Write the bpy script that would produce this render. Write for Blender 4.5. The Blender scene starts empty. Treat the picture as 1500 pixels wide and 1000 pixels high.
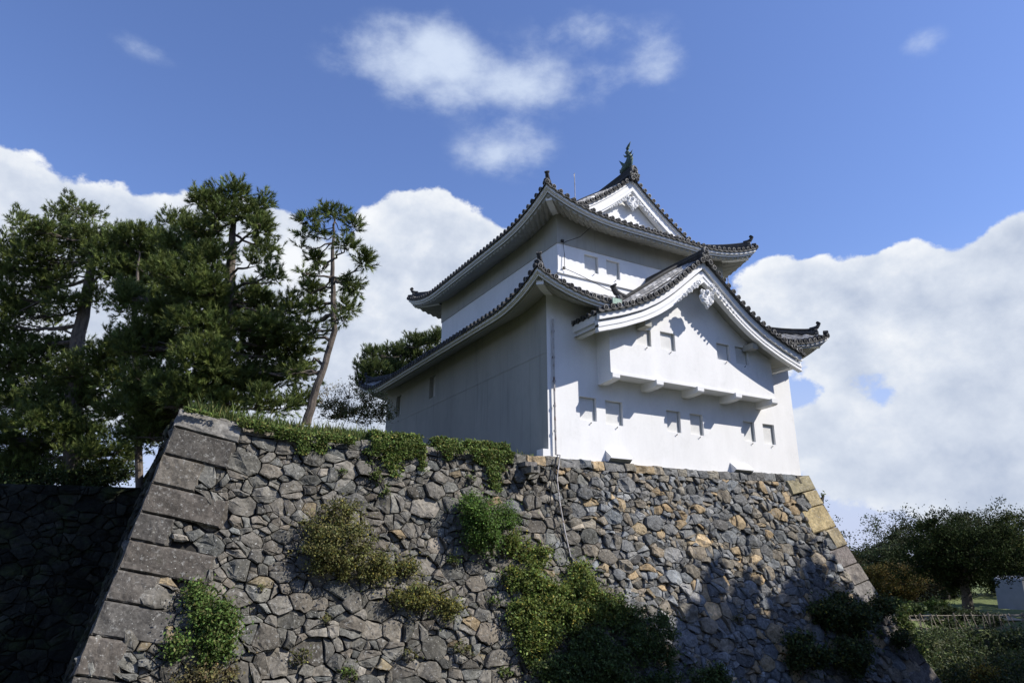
import bpy, math, random
import numpy as np
from math import sin, cos, pi, radians, atan2, sqrt, exp
from mathutils import Vector, Matrix

S = bpy.context.scene
COL = S.collection
rnd = random.Random(7)
rng = np.random.default_rng(11)

# ------------------------------------------------------------ camera
CAM = np.array([-13.27, -20.32, -3.56])
FPX, PITCH, YAW = 1017.0, 0.3115, 1.0490
fwl = np.array([cos(YAW), sin(YAW), 0.0]); cR = np.array([sin(YAW), -cos(YAW), 0.0]); upv = np.array([0, 0, 1.0])
cF = fwl*cos(PITCH)+upv*sin(PITCH); cU = upv*cos(PITCH)-fwl*sin(PITCH)
cam = bpy.data.cameras.new('camera'); camo = bpy.data.objects.new('camera', cam); COL.objects.link(camo)
cam.sensor_width = 36; cam.lens = FPX/1500*36; cam.clip_end = 6000; cam.clip_start = 0.1
camo.matrix_world = Matrix(((cR[0], cU[0], -cF[0], CAM[0]), (cR[1], cU[1], -cF[1], CAM[1]), (cR[2], cU[2], -cF[2], CAM[2]), (0, 0, 0, 1)))
S.camera = camo

# ------------------------------------------------------------ sun, sky, exposure
SUN_DIR = Vector((0.90, -0.82, 1.10)).normalized()
SUN_EL = math.asin(SUN_DIR.z); SUN_AZ = atan2(SUN_DIR.x, SUN_DIR.y)
sl = bpy.data.lights.new('sun', 'SUN'); sl.energy = 5.0; sl.angle = radians(0.5); sl.color = (1.0, 0.95, 0.88)
so = bpy.data.objects.new('sun', sl); COL.objects.link(so)
so.rotation_euler = (-SUN_DIR).to_track_quat('-Z', 'Y').to_euler()
S.view_settings.view_transform = 'Standard'; S.view_settings.look = 'None'
S.view_settings.gamma = 1; S.view_settings.exposure = 0.30; S.view_settings.use_curve_mapping = False

def pix_azel(px, py):
    d = (px-750)/FPX*cR-(py-500)/FPX*cU+cF
    d = d/np.linalg.norm(d)
    return atan2(d[0], d[1]), math.asin(d[2])

W = bpy.data.worlds.new("World"); S.world = W; W.use_nodes = True
W.cycles.sampling_method = 'MANUAL'; W.cycles.sample_map_resolution = 256
nt = W.node_tree; nt.nodes.clear(); N = nt.nodes; LK = nt.links
def nd(t, **k):
    n = N.new(t)
    for a, b in k.items(): setattr(n, a, b)
    return n
def mth(op, a, b=None, c=None, clamp=False):
    n = nd('ShaderNodeMath', operation=op); n.use_clamp = clamp
    for i, v in enumerate((a, b, c)):
        if v is None: continue
        if isinstance(v, (int, float)): n.inputs[i].default_value = v
        else: LK.new(v, n.inputs[i])
    return n.outputs[0]
sky = nd('ShaderNodeTexSky', sky_type='NISHITA'); sky.sun_disc = False
sky.sun_elevation = SUN_EL; sky.sun_rotation = SUN_AZ; sky.air_density = 1.25; sky.dust_density = 0.35; sky.ozone_density = 3.0
tc = nd('ShaderNodeTexCoord'); sep = nd('ShaderNodeSeparateXYZ'); LK.new(tc.outputs['Generated'], sep.inputs[0])
az = mth('ARCTAN2', sep.outputs[0], sep.outputs[1]); el = mth('ARCSINE', sep.outputs[2])
# clouds: soft heaps at compass bearings and elevations; (px, py, rx, ry, strength) is converted to bearing/elevation once
puffs = [(-10,265,55,55,1.),(40,300,60,45,.8),(-80,420,150,130,1.1),(145,315,55,38,.9),(90,420,190,90,1.1),(265,325,80,38,.95),(390,325,80,34,.95),(330,440,230,95,.95),(200,560,340,90,.9),
 (600,345,62,62,1.1),(660,360,78,60,1.1),(600,430,85,80,1.),(560,530,100,70,.9),(470,580,150,60,.7),(715,385,60,55,.9),
 (1505,350,75,48,1.),(1420,425,120,64,.9),(1310,392,60,30,.9),(1170,405,80,28,.9),(1240,455,150,50,.85),(1450,580,120,50,.6),(1500,660,150,90,.7),(1210,620,55,26,.6),(1300,690,160,50,.6),(1440,740,150,40,.6),(1600,500,120,160,.9),(1130,440,60,40,.6),(1380,500,260,80,.5),(1380,650,280,80,.5),(1190,480,80,40,.5),(1240,535,80,34,.5)]
wisps = [(575,70,55,42,.5),(640,52,58,36,.62),(650,95,85,50,.6),(720,112,84,40,.72),(795,135,55,34,.7),(625,135,62,30,.45),(520,80,55,40,.22),(700,225,45,26,.5),(760,222,52,36,.75),(740,190,50,14,.3),(835,38,50,24,.55),(885,52,45,26,.5),(970,78,36,44,.62),(893,120,32,38,.45),(960,110,30,30,.25),
 (1348,64,38,20,.75),(210,72,52,18,.45),(500,80,44,36,.2),(1330,500,120,40,.2),(450,380,70,50,.4)]
def field(lst, wob=None):
    out = None
    for (px, py, rx, ry, st) in lst:
        a0, e0 = pix_azel(px, py); a1, e1 = pix_azel(px+rx, py); a2, e2 = pix_azel(px, py-ry)
        ra = sqrt((a1-a0)**2+(e1-e0)**2); re = sqrt((a2-a0)**2+(e2-e0)**2)
        ra = max(abs(a1-a0), ra*.9)
        u = mth('MULTIPLY', mth('SUBTRACT', wob[0], a0), 1/ra); v = mth('MULTIPLY', mth('SUBTRACT', wob[1], e0), 1/re)
        q = mth('ADD', mth('MULTIPLY', u, u), mth('MULTIPLY', v, v))
        g = mth('MULTIPLY', mth('POWER', 2.718, mth('MULTIPLY', q, -0.9)), st)
        out = g if out is None else mth('ADD', out, g)
    return out
def noise(scale, det, rough, off=(0, 0, 0), squash=1.0):
    mp = nd('ShaderNodeMapping'); mp.inputs['Location'].default_value = off; mp.inputs['Scale'].default_value = (1, 1, squash)
    LK.new(tc.outputs['Generated'], mp.inputs[0])
    n = nd('ShaderNodeTexNoise'); n.inputs['Scale'].default_value = scale; n.inputs['Detail'].default_value = det; n.inputs['Roughness'].default_value = rough
    LK.new(mp.outputs[0], n.inputs['Vector']); return n
def density(off):
    n1 = noise(11, 10, .58, off, 1.2).outputs['Fac']; n2 = noise(4.5, 3, .5, off, 1.3).outputs['Fac']
    return mth('ADD', mth('MULTIPLY', mth('SUBTRACT', n1, .5), 2.9), mth('MULTIPLY', mth('SUBTRACT', n2, .5), .9))
f1 = field(puffs, (az, el)); f1m = mth('MINIMUM', mth('MULTIPLY', f1, 2.5), 1.0); f2 = field(wisps, (az, el))
d0 = density((0, 0, 0)); d1 = density((-.022, .018, -.03))
big = mth('ADD', mth('MULTIPLY', mth('MINIMUM', f1, 1.2), 1.0), mth('MULTIPLY', mth('MULTIPLY', d0, f1m), mth('SUBTRACT', 1.0, mth('MULTIPLY', mth('MINIMUM', f1, 1.2), .55))))
mr = nd('ShaderNodeMapRange', interpolation_type='SMOOTHSTEP'); LK.new(big, mr.inputs[0]); mr.inputs[1].default_value = .46; mr.inputs[2].default_value = .66
wn = noise(13, 9, .6, (3, 1, 2), 1.7).outputs['Fac']
wi = mth('ADD', f2, mth('MULTIPLY', mth('MULTIPLY', mth('SUBTRACT', wn, .5), 1.9), mth('MINIMUM', mth('MULTIPLY', f2, 3.0), 1.0)))
mr2 = nd('ShaderNodeMapRange', interpolation_type='SMOOTHSTEP'); LK.new(wi, mr2.inputs[0]); mr2.inputs[1].default_value = .12; mr2.inputs[2].default_value = 1.45; mr2.inputs[4].default_value = .95
# light and shade inside the heaps: thick, low parts are greyer
lit = mth('MULTIPLY', mth('SUBTRACT', d0, d1), .42)
thick = mth('SUBTRACT', big, .55)
sh = mth('ADD', .84, mth('SUBTRACT', lit, mth('MULTIPLY', thick, .30)))
lowf = nd('ShaderNodeMapRange'); LK.new(el, lowf.inputs[0]); lowf.inputs[1].default_value = .05; lowf.inputs[2].default_value = .5; lowf.inputs[3].default_value = .80; lowf.inputs[4].default_value = 1.1
sh = mth('MULTIPLY', sh, lowf.outputs[0])
cr = nd('ShaderNodeValToRGB'); LK.new(sh, cr.inputs[0])
cr.color_ramp.elements[0].position = .35; cr.color_ramp.elements[0].color = (.40, .46, .58, 1)
cr.color_ramp.elements[1].position = 1.0; cr.color_ramp.elements[1].color = (.76, .78, .81, 1)
e = cr.color_ramp.elements.new(.68); e.color = (.56, .61, .70, 1)
SKY_GAIN = 0.076
sc = nd('ShaderNodeVectorMath', operation='SCALE'); LK.new(sky.outputs[0], sc.inputs[0]); sc.inputs['Scale'].default_value = 1.0
gain = nd('ShaderNodeVectorMath', operation='SCALE'); LK.new(cr.outputs[0], gain.inputs[0]); gain.inputs['Scale'].default_value = 1/SKY_GAIN
# thin veil close to the horizon
veil = nd('ShaderNodeMapRange', interpolation_type='SMOOTHSTEP'); LK.new(el, veil.inputs[0]); veil.inputs[1].default_value = .42; veil.inputs[2].default_value = .0; veil.inputs[3].default_value = 0; veil.inputs[4].default_value = .92
vr = nd('ShaderNodeVectorMath', operation='SCALE'); vr.inputs[0].default_value = (.47, .53, .72); vr.inputs['Scale'].default_value = 1/SKY_GAIN
tint = nd('ShaderNodeVectorMath', operation='MULTIPLY'); LK.new(sc.outputs[0], tint.inputs[0]); tint.inputs[1].default_value = (1.33, 1.38, 1.86)
m0 = nd('ShaderNodeMix', data_type='RGBA'); LK.new(veil.outputs[0], m0.inputs[0]); LK.new(tint.outputs[0], m0.inputs[6]); LK.new(vr.outputs[0], m0.inputs[7])
m1 = nd('ShaderNodeMix', data_type='RGBA'); LK.new(mr2.outputs[0], m1.inputs[0]); LK.new(m0.outputs[2], m1.inputs[6])
wc = nd('ShaderNodeVectorMath', operation='SCALE'); wc.inputs[0].default_value = (.55, .63, .77); wc.inputs['Scale'].default_value = 1/SKY_GAIN; LK.new(wc.outputs[0], m1.inputs[7])
m2 = nd('ShaderNodeMix', data_type='RGBA'); LK.new(mr.outputs[0], m2.inputs[0]); LK.new(m1.outputs[2], m2.inputs[6]); LK.new(gain.outputs[0], m2.inputs[7])
bg = nd('ShaderNodeBackground'); LK.new(m2.outputs[2], bg.inputs[0]); bg.inputs[1].default_value = SKY_GAIN
wo = nd('ShaderNodeOutputWorld'); LK.new(bg.outputs[0], wo.inputs[0])

# ------------------------------------------------------------ helpers
def ray(px, py): return (px-750)/FPX*cR-(py-500)/FPX*cU+cF
def at(px, py, dist):
    """world point seen at that place in the photograph, dist metres ahead (level)"""
    r = ray(px, py); return CAM+r*(dist/(r@fwl))
def on_plane(px, py, ax, val):
    r = ray(px, py); return CAM+r*((val-CAM[ax])/r[ax])

class MB:
    def __init__(s): s.v = []; s.f = []; s.m = []; s.c = []
    def add(s, vs, fs, col=(1, 1, 1), mat=0):
        o = len(s.v); s.v.extend([tuple(float(q) for q in p) for p in vs])
        for f in fs: s.f.append([o+i for i in f]); s.m.append(mat); s.c.append(col)
    def box(s, a, b, col=(1, 1, 1), mat=0):
        x0, y0, z0 = a; x1, y1, z1 = b
        s.add([(x0,y0,z0),(x1,y0,z0),(x1,y1,z0),(x0,y1,z0),(x0,y0,z1),(x1,y0,z1),(x1,y1,z1),(x0,y1,z1)],
              [(0,3,2,1),(4,5,6,7),(0,1,5,4),(1,2,6,5),(2,3,7,6),(3,0,4,7)], col, mat)
    def tube(s, path, rad, n=6, col=(1, 1, 1), mat=0, cap=True):
        P = [np.array(p, float) for p in path]; k = len(P)
        if isinstance(rad, (int, float)): rad = [rad]*k
        vs = []; fs = []; ref = None
        for i in range(k):
            t = P[min(i+1, k-1)]-P[max(i-1, 0)]; t = t/(np.linalg.norm(t)+1e-9)
            if ref is None: ref = np.array([0, 0, 1.]) if abs(t[2]) < .9 else np.array([1., 0, 0])
            a = np.cross(t, ref); a /= np.linalg.norm(a)+1e-9; b = np.cross(t, a); ref = -np.cross(t, a) if False else ref
            if abs(t@ref) > .97: ref = np.array([1., 0, 0]) if abs(t[0]) < .9 else np.array([0, 1., 0])
            for j in range(n): q = 2*pi*j/n; vs.append(P[i]+rad[i]*(cos(q)*a+sin(q)*b))
        for i in range(k-1):
            for j in range(n): fs.append((i*n+j, i*n+(j+1) % n, (i+1)*n+(j+1) % n, (i+1)*n+j))
        if cap: fs.append(tuple(range(n))[::-1]); fs.append(tuple((k-1)*n+j for j in range(n)))
        s.add(vs, fs, col, mat)
    def sweep(s, path, prof, a1, a2, col=(1, 1, 1), mat=0, closed=True):
        """sweep a profile given in two fixed directions along a path"""
        a1 = np.array(a1, float); a2 = np.array(a2, float); n = len(prof); vs = []
        for p in path:
            for (u, v) in prof: vs.append(np.array(p, float)+a1*u+a2*v)
        fs = []
        for i in range(len(path)-1):
            for j in range(n if closed else n-1):
                fs.append((i*n+j, i*n+(j+1) % n, (i+1)*n+(j+1) % n, (i+1)*n+j))
        if closed: fs.append(tuple(range(n))[::-1]); fs.append(tuple((len(path)-1)*n+j for j in range(n)))
        s.add(vs, fs, col, mat)
    def ball(s, c, r, n=8, m=5, col=(1, 1, 1), mat=0):
        if isinstance(r, (int, float)): r = (r, r, r)
        vs = [(c[0], c[1], c[2]+r[2])]; fs = []
        for i in range(1, m):
            a = pi*i/m
            for j in range(n): vs.append((c[0]+r[0]*sin(a)*cos(2*pi*j/n), c[1]+r[1]*sin(a)*sin(2*pi*j/n), c[2]+r[2]*cos(a)))
        vs.append((c[0], c[1], c[2]-r[2])); L = len(vs)-1
        for j in range(n):
            fs.append((0, 1+j, 1+(j+1) % n)); fs.append((L, 1+(m-2)*n+(j+1) % n, 1+(m-2)*n+j))
            for i in range(m-2): fs.append((1+i*n+j, 1+(i+1)*n+j, 1+(i+1)*n+(j+1) % n, 1+i*n+(j+1) % n))
        s.add(vs, fs, col, mat)
    def build(s, name, mats, parent=None, smooth=False):
        me = bpy.data.meshes.new(name); me.from_pydata(s.v, [], s.f)
        if not isinstance(mats, (list, tuple)): mats = [mats]
        for m in mats: me.materials.append(m)
        me.polygons.foreach_set('material_index', s.m)
        ca = me.color_attributes.new('Col', 'FLOAT_COLOR', 'CORNER')
        cnt = np.array([len(f) for f in s.f]); cc = np.ones((len(s.f), 4)); cc[:, :3] = np.array(s.c)
        ca.data.foreach_set('color', np.repeat(cc, cnt, axis=0).ravel())
        if smooth: me.polygons.foreach_set('use_smooth', [True]*len(s.f))
        me.update(); return link(name, me, parent)
def link(name, me, parent=None):
    o = bpy.data.objects.new(name, me); COL.objects.link(o)
    if parent: o.parent = parent; o.matrix_parent_inverse = Matrix.Translation(-Vector(parent.location))
    return o
def np_mesh(name, verts, k, cols, mat, parent=None, smooth=False):
    """many k-gons at once: verts (F*k,3), cols (F,3)"""
    F = len(verts)//k; me = bpy.data.meshes.new(name)
    me.vertices.add(F*k); me.vertices.foreach_set('co', np.ascontiguousarray(verts, dtype=np.float32).ravel())
    me.loops.add(F*k); me.loops.foreach_set('vertex_index', np.arange(F*k, dtype=np.int32))
    me.polygons.add(F); me.polygons.foreach_set('loop_start', np.arange(0, F*k, k, dtype=np.int32)); me.polygons.foreach_set('loop_total', np.full(F, k, dtype=np.int32))
    me.materials.append(mat); me.update(calc_edges=True)
    ca = me.color_attributes.new('Col', 'FLOAT_COLOR', 'CORNER'); cc = np.ones((F, 4)); cc[:, :3] = cols
    ca.data.foreach_set('color', np.repeat(cc, k, axis=0).astype(np.float32).ravel())
    return link(name, me, parent)
def tag(o, label=None, cat=None, group=None, kind=None):
    if label: o['label'] = label
    if cat: o['category'] = cat
    if group: o['group'] = group
    if kind: o['kind'] = kind
    return o
def empty(name, loc, *a, **k):
    o = bpy.data.objects.new(name, None); COL.objects.link(o); o.location = tuple(float(q) for q in loc); o.empty_display_size = .3
    return tag(o, *a, **k)

# ------------------------------------------------------------ materials
def mat(name, rough=.8, base=None, vcol=False, n1=None, n2=None, bump=None, trans=0, spec=.3, metal=0, extra=None):
    """procedural material; n1/n2 = (scale, detail, amount) brightness mottling, bump = (scale, detail, strength, distance)"""
    m = bpy.data.materials.new(name); m.use_nodes = True; t = m.node_tree; b = t.nodes['Principled BSDF']
    b.inputs['Roughness'].default_value = rough; b.inputs['Specular IOR Level'].default_value = spec; b.inputs['Metallic'].default_value = metal
    tcn = t.nodes.new('ShaderNodeTexCoord'); pos = tcn.outputs['Object']
    if vcol:
        a = t.nodes.new('ShaderNodeAttribute'); a.attribute_name = 'Col'; c = a.outputs['Color']
    else:
        r = t.nodes.new('ShaderNodeRGB'); r.outputs[0].default_value = (*base, 1); c = r.outputs[0]
    def mul(c, fac):
        x = t.nodes.new('ShaderNodeVectorMath'); x.operation = 'SCALE'; t.links.new(c, x.inputs[0]); t.links.new(fac, x.inputs['Scale']); return x.outputs[0]
    for q in (n1, n2):
        if q:
            n = t.nodes.new('ShaderNodeTexNoise'); n.inputs['Scale'].default_value = q[0]; n.inputs['Detail'].default_value = q[1]; n.inputs['Roughness'].default_value = .6
            if len(q) > 3:
                mp = t.nodes.new('ShaderNodeMapping'); mp.inputs['Scale'].default_value = q[3]; t.links.new(pos, mp.inputs[0]); t.links.new(mp.outputs[0], n.inputs['Vector'])
            else: t.links.new(pos, n.inputs['Vector'])
            r = t.nodes.new('ShaderNodeMapRange'); r.inputs[1].default_value = .3; r.inputs[2].default_value = .7; r.inputs[3].default_value = 1-q[2]; r.inputs[4].default_value = 1+q[2]
            t.links.new(n.outputs['Fac'], r.inputs[0]); c = mul(c, r.outputs[0])
    if extra: c = extra(t, pos, c)
    t.links.new(c, b.inputs['Base Color'])
    if bump:
        n = t.nodes.new('ShaderNodeTexNoise'); n.inputs['Scale'].default_value = bump[0]; n.inputs['Detail'].default_value = bump[1]; n.inputs['Roughness'].default_value = .65; t.links.new(pos, n.inputs['Vector'])
        bn = t.nodes.new('ShaderNodeBump'); bn.inputs['Strength'].default_value = bump[2]; bn.inputs['Distance'].default_value = bump[3]
        t.links.new(n.outputs['Fac'], bn.inputs['Height']); t.links.new(bn.outputs[0], b.inputs['Normal'])
    if trans:
        tr = t.nodes.new('ShaderNodeBsdfTranslucent'); t.links.new(c, tr.inputs[0]); mx = t.nodes.new('ShaderNodeMixShader'); mx.inputs[0].default_value = trans
        out = t.nodes['Material Output']; t.links.new(b.outputs[0], mx.inputs[1]); t.links.new(tr.outputs[0], mx.inputs[2]); t.links.new(mx.outputs[0], out.inputs[0])
    return m
def spots(scale, lo, hi, colour, amount, seedoff=0, det=6):
    def f(t, pos, c):
        mp = t.nodes.new('ShaderNodeMapping'); mp.inputs['Location'].default_value = (seedoff, seedoff*.7, 1); t.links.new(pos, mp.inputs[0])
        n = t.nodes.new('ShaderNodeTexNoise'); n.inputs['Scale'].default_value = scale; n.inputs['Detail'].default_value = det; n.inputs['Roughness'].default_value = .7; t.links.new(mp.outputs[0], n.inputs['Vector'])
        r = t.nodes.new('ShaderNodeMapRange'); r.inputs[1].default_value = lo; r.inputs[2].default_value = hi; r.inputs[4].default_value = amount; t.links.new(n.outputs['Fac'], r.inputs[0])
        x = t.nodes.new('ShaderNodeMix'); x.data_type = 'RGBA'; t.links.new(r.outputs[0], x.inputs[0]); t.links.new(c, x.inputs[6]); x.inputs[7].default_value = (*colour, 1)
        return x.outputs[2]
    return f
def streaks(scale, lo, hi, colour, amount):
    def f(t, pos, c):
        mp = t.nodes.new('ShaderNodeMapping'); mp.inputs['Scale'].default_value = scale; t.links.new(pos, mp.inputs[0])
        n = t.nodes.new('ShaderNodeTexNoise'); n.inputs['Scale'].default_value = 1; n.inputs['Detail'].default_value = 7; n.inputs['Roughness'].default_value = .65; t.links.new(mp.outputs[0], n.inputs['Vector'])
        r = t.nodes.new('ShaderNodeMapRange'); r.inputs[1].default_value = lo; r.inputs[2].default_value = hi; r.inputs[4].default_value = amount; t.links.new(n.outputs['Fac'], r.inputs[0])
        x = t.nodes.new('ShaderNodeMix'); x.data_type = 'RGBA'; t.links.new(r.outputs[0], x.inputs[0]); t.links.new(c, x.inputs[6]); x.inputs[7].default_value = (*colour, 1)
        return x.outputs[2]
    return f
def chain(*fs):
    def f(t, pos, c):
        for g in fs: c = g(t, pos, c)
        return c
    return f
PLASTER = mat('white_plaster', .85, (.80, .80, .79), n1=(1.1, 6, .05, (1, 1, .35)), n2=(9, 4, .02), bump=(22, 4, .12, .01),
              extra=chain(spots(1.3, .56, .78, (.60, .61, .59), .45, 3), streaks((4, 4, .5), .56, .78, (.56, .56, .53), .22), spots(5, .66, .75, (.50, .49, .46), .25, 9)))
SHADE_AGED = mat('shade_dark_weathered_plaster', .85, (.38, .375, .335), n1=(.9, 6, .08, (1, 1, .25)), n2=(6, 5, .03, (3, 3, .3)), bump=(14, 4, .15, .012),
           extra=chain(streaks((3.5, 3.5, .3), .54, .7, (.22, .23, .21), .45), spots(.8, .52, .75, (.27, .29, .26), .55, 5), spots(3.5, .62, .72, (.33, .33, .31), .4, 2)))  # base greyed to carry the shade of the left faces; streaks and spots are weathering
TILE = mat('roof_tile', .7, vcol=True, n1=(5, 6, .28), n2=(22, 4, .2), bump=(30, 4, .3, .01), spec=.2)
STONE = mat('wall_stone', .9, vcol=True, n1=(2.4, 8, .34), n2=(11, 8, .42), bump=(15, 9, .75, .035), spec=.2,
            extra=chain(spots(9, .56, .66, (.30, .295, .27), .72, 3, 9), spots(1.3, .60, .70, (.06, .056, .042), .55, 8), spots(17, .63, .67, (.50, .50, .46), .85, 5, 5), spots(2.3, .73, .76, (.36, .2, .07), .5, 1)))
SHADE_MOSSY = mat('shade_dark_mossy_stone', .95, vcol=True, n1=(1.5, 8, .4), n2=(8, 8, .4), bump=(12, 8, .7, .035), spec=.1, extra=spots(1.2, .5, .66, (.035, .045, .018), .8, 6))  # for stones whose colour carries the shade; the green patches are moss
DIRT = mat('dark_earth', .95, (.025, .023, .02), n1=(6, 6, .4))
MOSS = mat('moss_earth', .95, (.07, .075, .04), n1=(2, 8, .5), n2=(14, 6, .4), bump=(8, 8, .8, .08))
BARK = mat('pine_bark', .95, (.115, .095, .078), n1=(7, 6, .5, (1, 1, .3)), n2=(25, 5, .35), bump=(14, 6, .9, .03))
BARK2 = mat('grey_bark', .95, (.10, .09, .075), n1=(6, 6, .4), bump=(14, 6, .8, .03))
NEEDLE = mat('pine_needles', .6, vcol=True, trans=.22, spec=.25)
LEAF = mat('leaves', .6, vcol=True, trans=.3, spec=.2)
FARLEAF = mat('dull_leaves', .85, vcol=True, trans=.15, spec=.06)
GRASS = mat('grass_blades', .6, vcol=True, trans=.3)
COPPER = mat('green_copper', .6, (.075, .12, .10), n1=(8, 6, .5), n2=(25, 5, .4), bump=(20, 5, .6, .02), extra=spots(6, .55, .65, (.04, .05, .04), .8))
PIPE = mat('pipe_metal', .5, (.42, .40, .38), n1=(4, 5, .3), metal=.2, extra=spots(3, .52, .6, (.10, .045, .02), .9, 2))
IRON = mat('dark_iron', .6, (.03, .028, .025), n1=(20, 4, .3))
WOOD = mat('weathered_wood', .9, (.32, .28, .22), n1=(9, 5, .35), bump=(20, 5, .5, .01))
LAWN = mat('lawn', .9, (.13, .16, .055), n1=(.15, 6, .25), n2=(5, 8, .35), bump=(9, 8, .8, .05))
SHUT = mat('plaster_shutter', .85, (.66, .66, .64), n1=(2, 6, .06), n2=(14, 4, .04), bump=(22, 4, .15, .01))
CONC = mat('pale_render', .9, (.42, .42, .42), n1=(1.5, 6, .1), bump=(12, 5, .2, .02))
GCOP = mat('green_copper_sheet', .6, (.30, .42, .34), n1=(8, 6, .3))

# ------------------------------------------------------------ ground
def sstep(a, b, x): x = np.clip((x-a)/(b-a), 0, 1); return x*x*(3-2*x)
def terrain(x, y):
    z = -9.6+0*x
    z = z+4.4*sstep(-13.5, -17.5, y)*(1-sstep(45, 60, x))       # the bank the photographer stands on
    dF = (x-35.1)*.498+(y-3.8)*.867                                # park across the moat
    z = np.maximum(z, -9.6+1.75*sstep(-1.7, -.4, dF)+.95*sstep(.4, 5.5, dF)+.012*np.clip(dF, 0, 60))
    return z
def build_ground():
    def axis(c0, c1, step, far):
        core = np.arange(c0, c1, step); out = np.geomspace(2, far, 16)
        return np.concatenate([c0-out[::-1], core, c1+out])
    xs = axis(-50, 100, 1.2, 3000); ys = axis(-45, 90, 1.0, 3000); nx, ny = len(xs), len(ys)
    X, Y = np.meshgrid(xs, ys); Z = terrain(X, Y)+rng.normal(0, .05, X.shape)*(np.abs(X) < 200)
    v = np.stack([X, Y, Z], -1).reshape(-1, 3); f = [(j*nx+i, j*nx+i+1, (j+1)*nx+i+1, (j+1)*nx+i) for j in range(ny-1) for i in range(nx-1)]
    me = bpy.data.meshes.new('ground'); me.from_pydata(v.tolist(), [], f)
    me.materials.append(MOSS); me.materials.append(LAWN)
    for p in me.polygons:
        c = p.center
        if (c.x-35.1)*.498+(c.y-3.8)*.867 > .6: p.material_index = 1
    me.polygons.foreach_set('use_smooth', [True]*len(f))
    tag(link('ground', me), kind='structure')
build_ground()

# ------------------------------------------------------------ dry stone walls
ZB = -9.8
def g(h): h = max(h, -.5); return .25*h+.011*h*h
def gl(h): h = max(h, -.5); return .20*h+.004*h*h
def ztop(u): return .42*max(0, (-7.8-u)/4.1)**1.5+.17*max(0, min(1, (u-7)/6.0)) if u < 30 else 0
Y0 = -.16
XL, XR = -11.85, 13.22
def face_front(u, h, d):          # d = out of the wall
    z = ztop(u)-h; return (u, Y0-g(h)-d, z)
def face_left(u, h, d):           # u = y
    z = ztop(XL)*(1 if u < 4 else max(0, 1-(u-4)/6))-.035*max(0, u)-h; return (XL-gl(h)-d, u, z)
def face_right(u, h, d):
    z = ztop(13)-h; return (XR+g(h)+d, u, z)
def clip_poly(poly, nx, ny, c):
    out = []; k = len(poly)
    for i in range(k):
        a = poly[i]; b = poly[(i+1) % k]; da = nx*a[0]+ny*a[1]-c; db = nx*b[0]+ny*b[1]-c
        if da <= 0: out.append(a)
        if (da < 0 < db) or (db < 0 < da):
            t = da/(da-db); out.append((a[0]+t*(b[0]-a[0]), a[1]+t*(b[1]-a[1])))
    return out
def stone_cells(w, h, sizes, seed, an=1.38, keep=None):
    r0 = random.Random(seed); g2 = np.random.default_rng(seed)
    pts = []; rad = []
    for (ra, rb, tries, sq) in sizes:
        for _ in range(tries):
            x = r0.random()*w; y = r0.random()*h*an; r = ra+(rb-ra)*r0.random()**1.5
            if keep: r *= keep(x, y/an)
            if pts:
                A = np.array(pts) if len(pts) < 2 else CA[:len(pts)]
                dd = (A[:, 0]-x)**2+(A[:, 1]-y)**2; R = CR[:len(pts)]
                if np.any(dd < (R+r)**2*sq): continue
            if not pts: CA = np.zeros((9000, 2)); CR = np.zeros(9000)
            CA[len(pts)] = (x, y); CR[len(pts)] = r; pts.append((x, y)); rad.append(r)
    A = CA[:len(pts)]; R = CR[:len(pts)]; cells = []
    for i in range(len(pts)):
        x, y = A[i]; d2 = (A[:, 0]-x)**2+(A[:, 1]-y)**2; idx = np.argsort(d2)[1:34]
        B = R[i]*2.6+.5; poly = [(x-B, y-B), (x+B, y-B), (x+B, y+B), (x-B, y+B)]
        for j in idx:
            nx = 2*(A[j, 0]-x); ny = 2*(A[j, 1]-y); c = A[j, 0]**2+A[j, 1]**2-x*x-y*y-.55*(R[j]**2-R[i]**2)
            poly = clip_poly(poly, nx, ny, c)
            if len(poly) < 3: break
        for (nx, ny, c) in ((-1, 0, .0), (1, 0, w), (0, -1, 0), (0, 1, h*an)):
            if len(poly) >= 3: poly = clip_poly(poly, nx, ny, c)
        if len(poly) < 3: continue
        todo = [([(a, b/an) for a, b in poly], 0)]
        while todo:
            q, lv = todo.pop(); cx = sum(p[0] for p in q)/len(q); cy = sum(p[1] for p in q)/len(q)
            sz = max(sqrt((p[0]-cx)**2+(p[1]-cy)**2) for p in q)
            if lv < 2 and sz > .20 and r0.random() < (.62 if lv == 0 else .4):
                th = r0.choice([r0.gauss(0, .3), r0.gauss(pi/2, .35), r0.uniform(0, pi)]); nx, ny = -sin(th), cos(th)
                of = r0.gauss(0, sz*.3); c = nx*cx+ny*cy+of; A_ = clip_poly(q, nx, ny, c); B_ = clip_poly(q, -nx, -ny, -c)
                if len(A_) > 2 and len(B_) > 2: todo += [(A_, lv+1), (B_, lv+1)]; continue
            cells.append((q, sz*.6))
    return cells
def inset(poly, d):
    cx = sum(p[0] for p in poly)/len(poly); cy = sum(p[1] for p in poly)/len(poly); out = []
    for (a, b) in poly:
        L = sqrt((a-cx)**2+(b-cy)**2)+1e-6; k = max(0.0, 1-d/L); out.append((cx+(a-cx)*k, cy+(b-cy)*k))
    return out
def chaikin(poly, q=.22):
    out = []; n = len(poly)
    for i in range(n):
        a = poly[i]; b = poly[(i+1) % n]; L = sqrt((a[0]-b[0])**2+(a[1]-b[1])**2)
        if L < .02: out.append(a); continue
        out.append((a[0]*(1-q)+b[0]*q, a[1]*(1-q)+b[1]*q))
        if L > .26: out.append(((a[0]+b[0])/2+rnd.uniform(-.028, .028), (a[1]+b[1])/2+rnd.uniform(-.028, .028)))
        out.append((a[0]*q+b[0]*(1-q), a[1]*q+b[1]*(1-q)))
    return out
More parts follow.
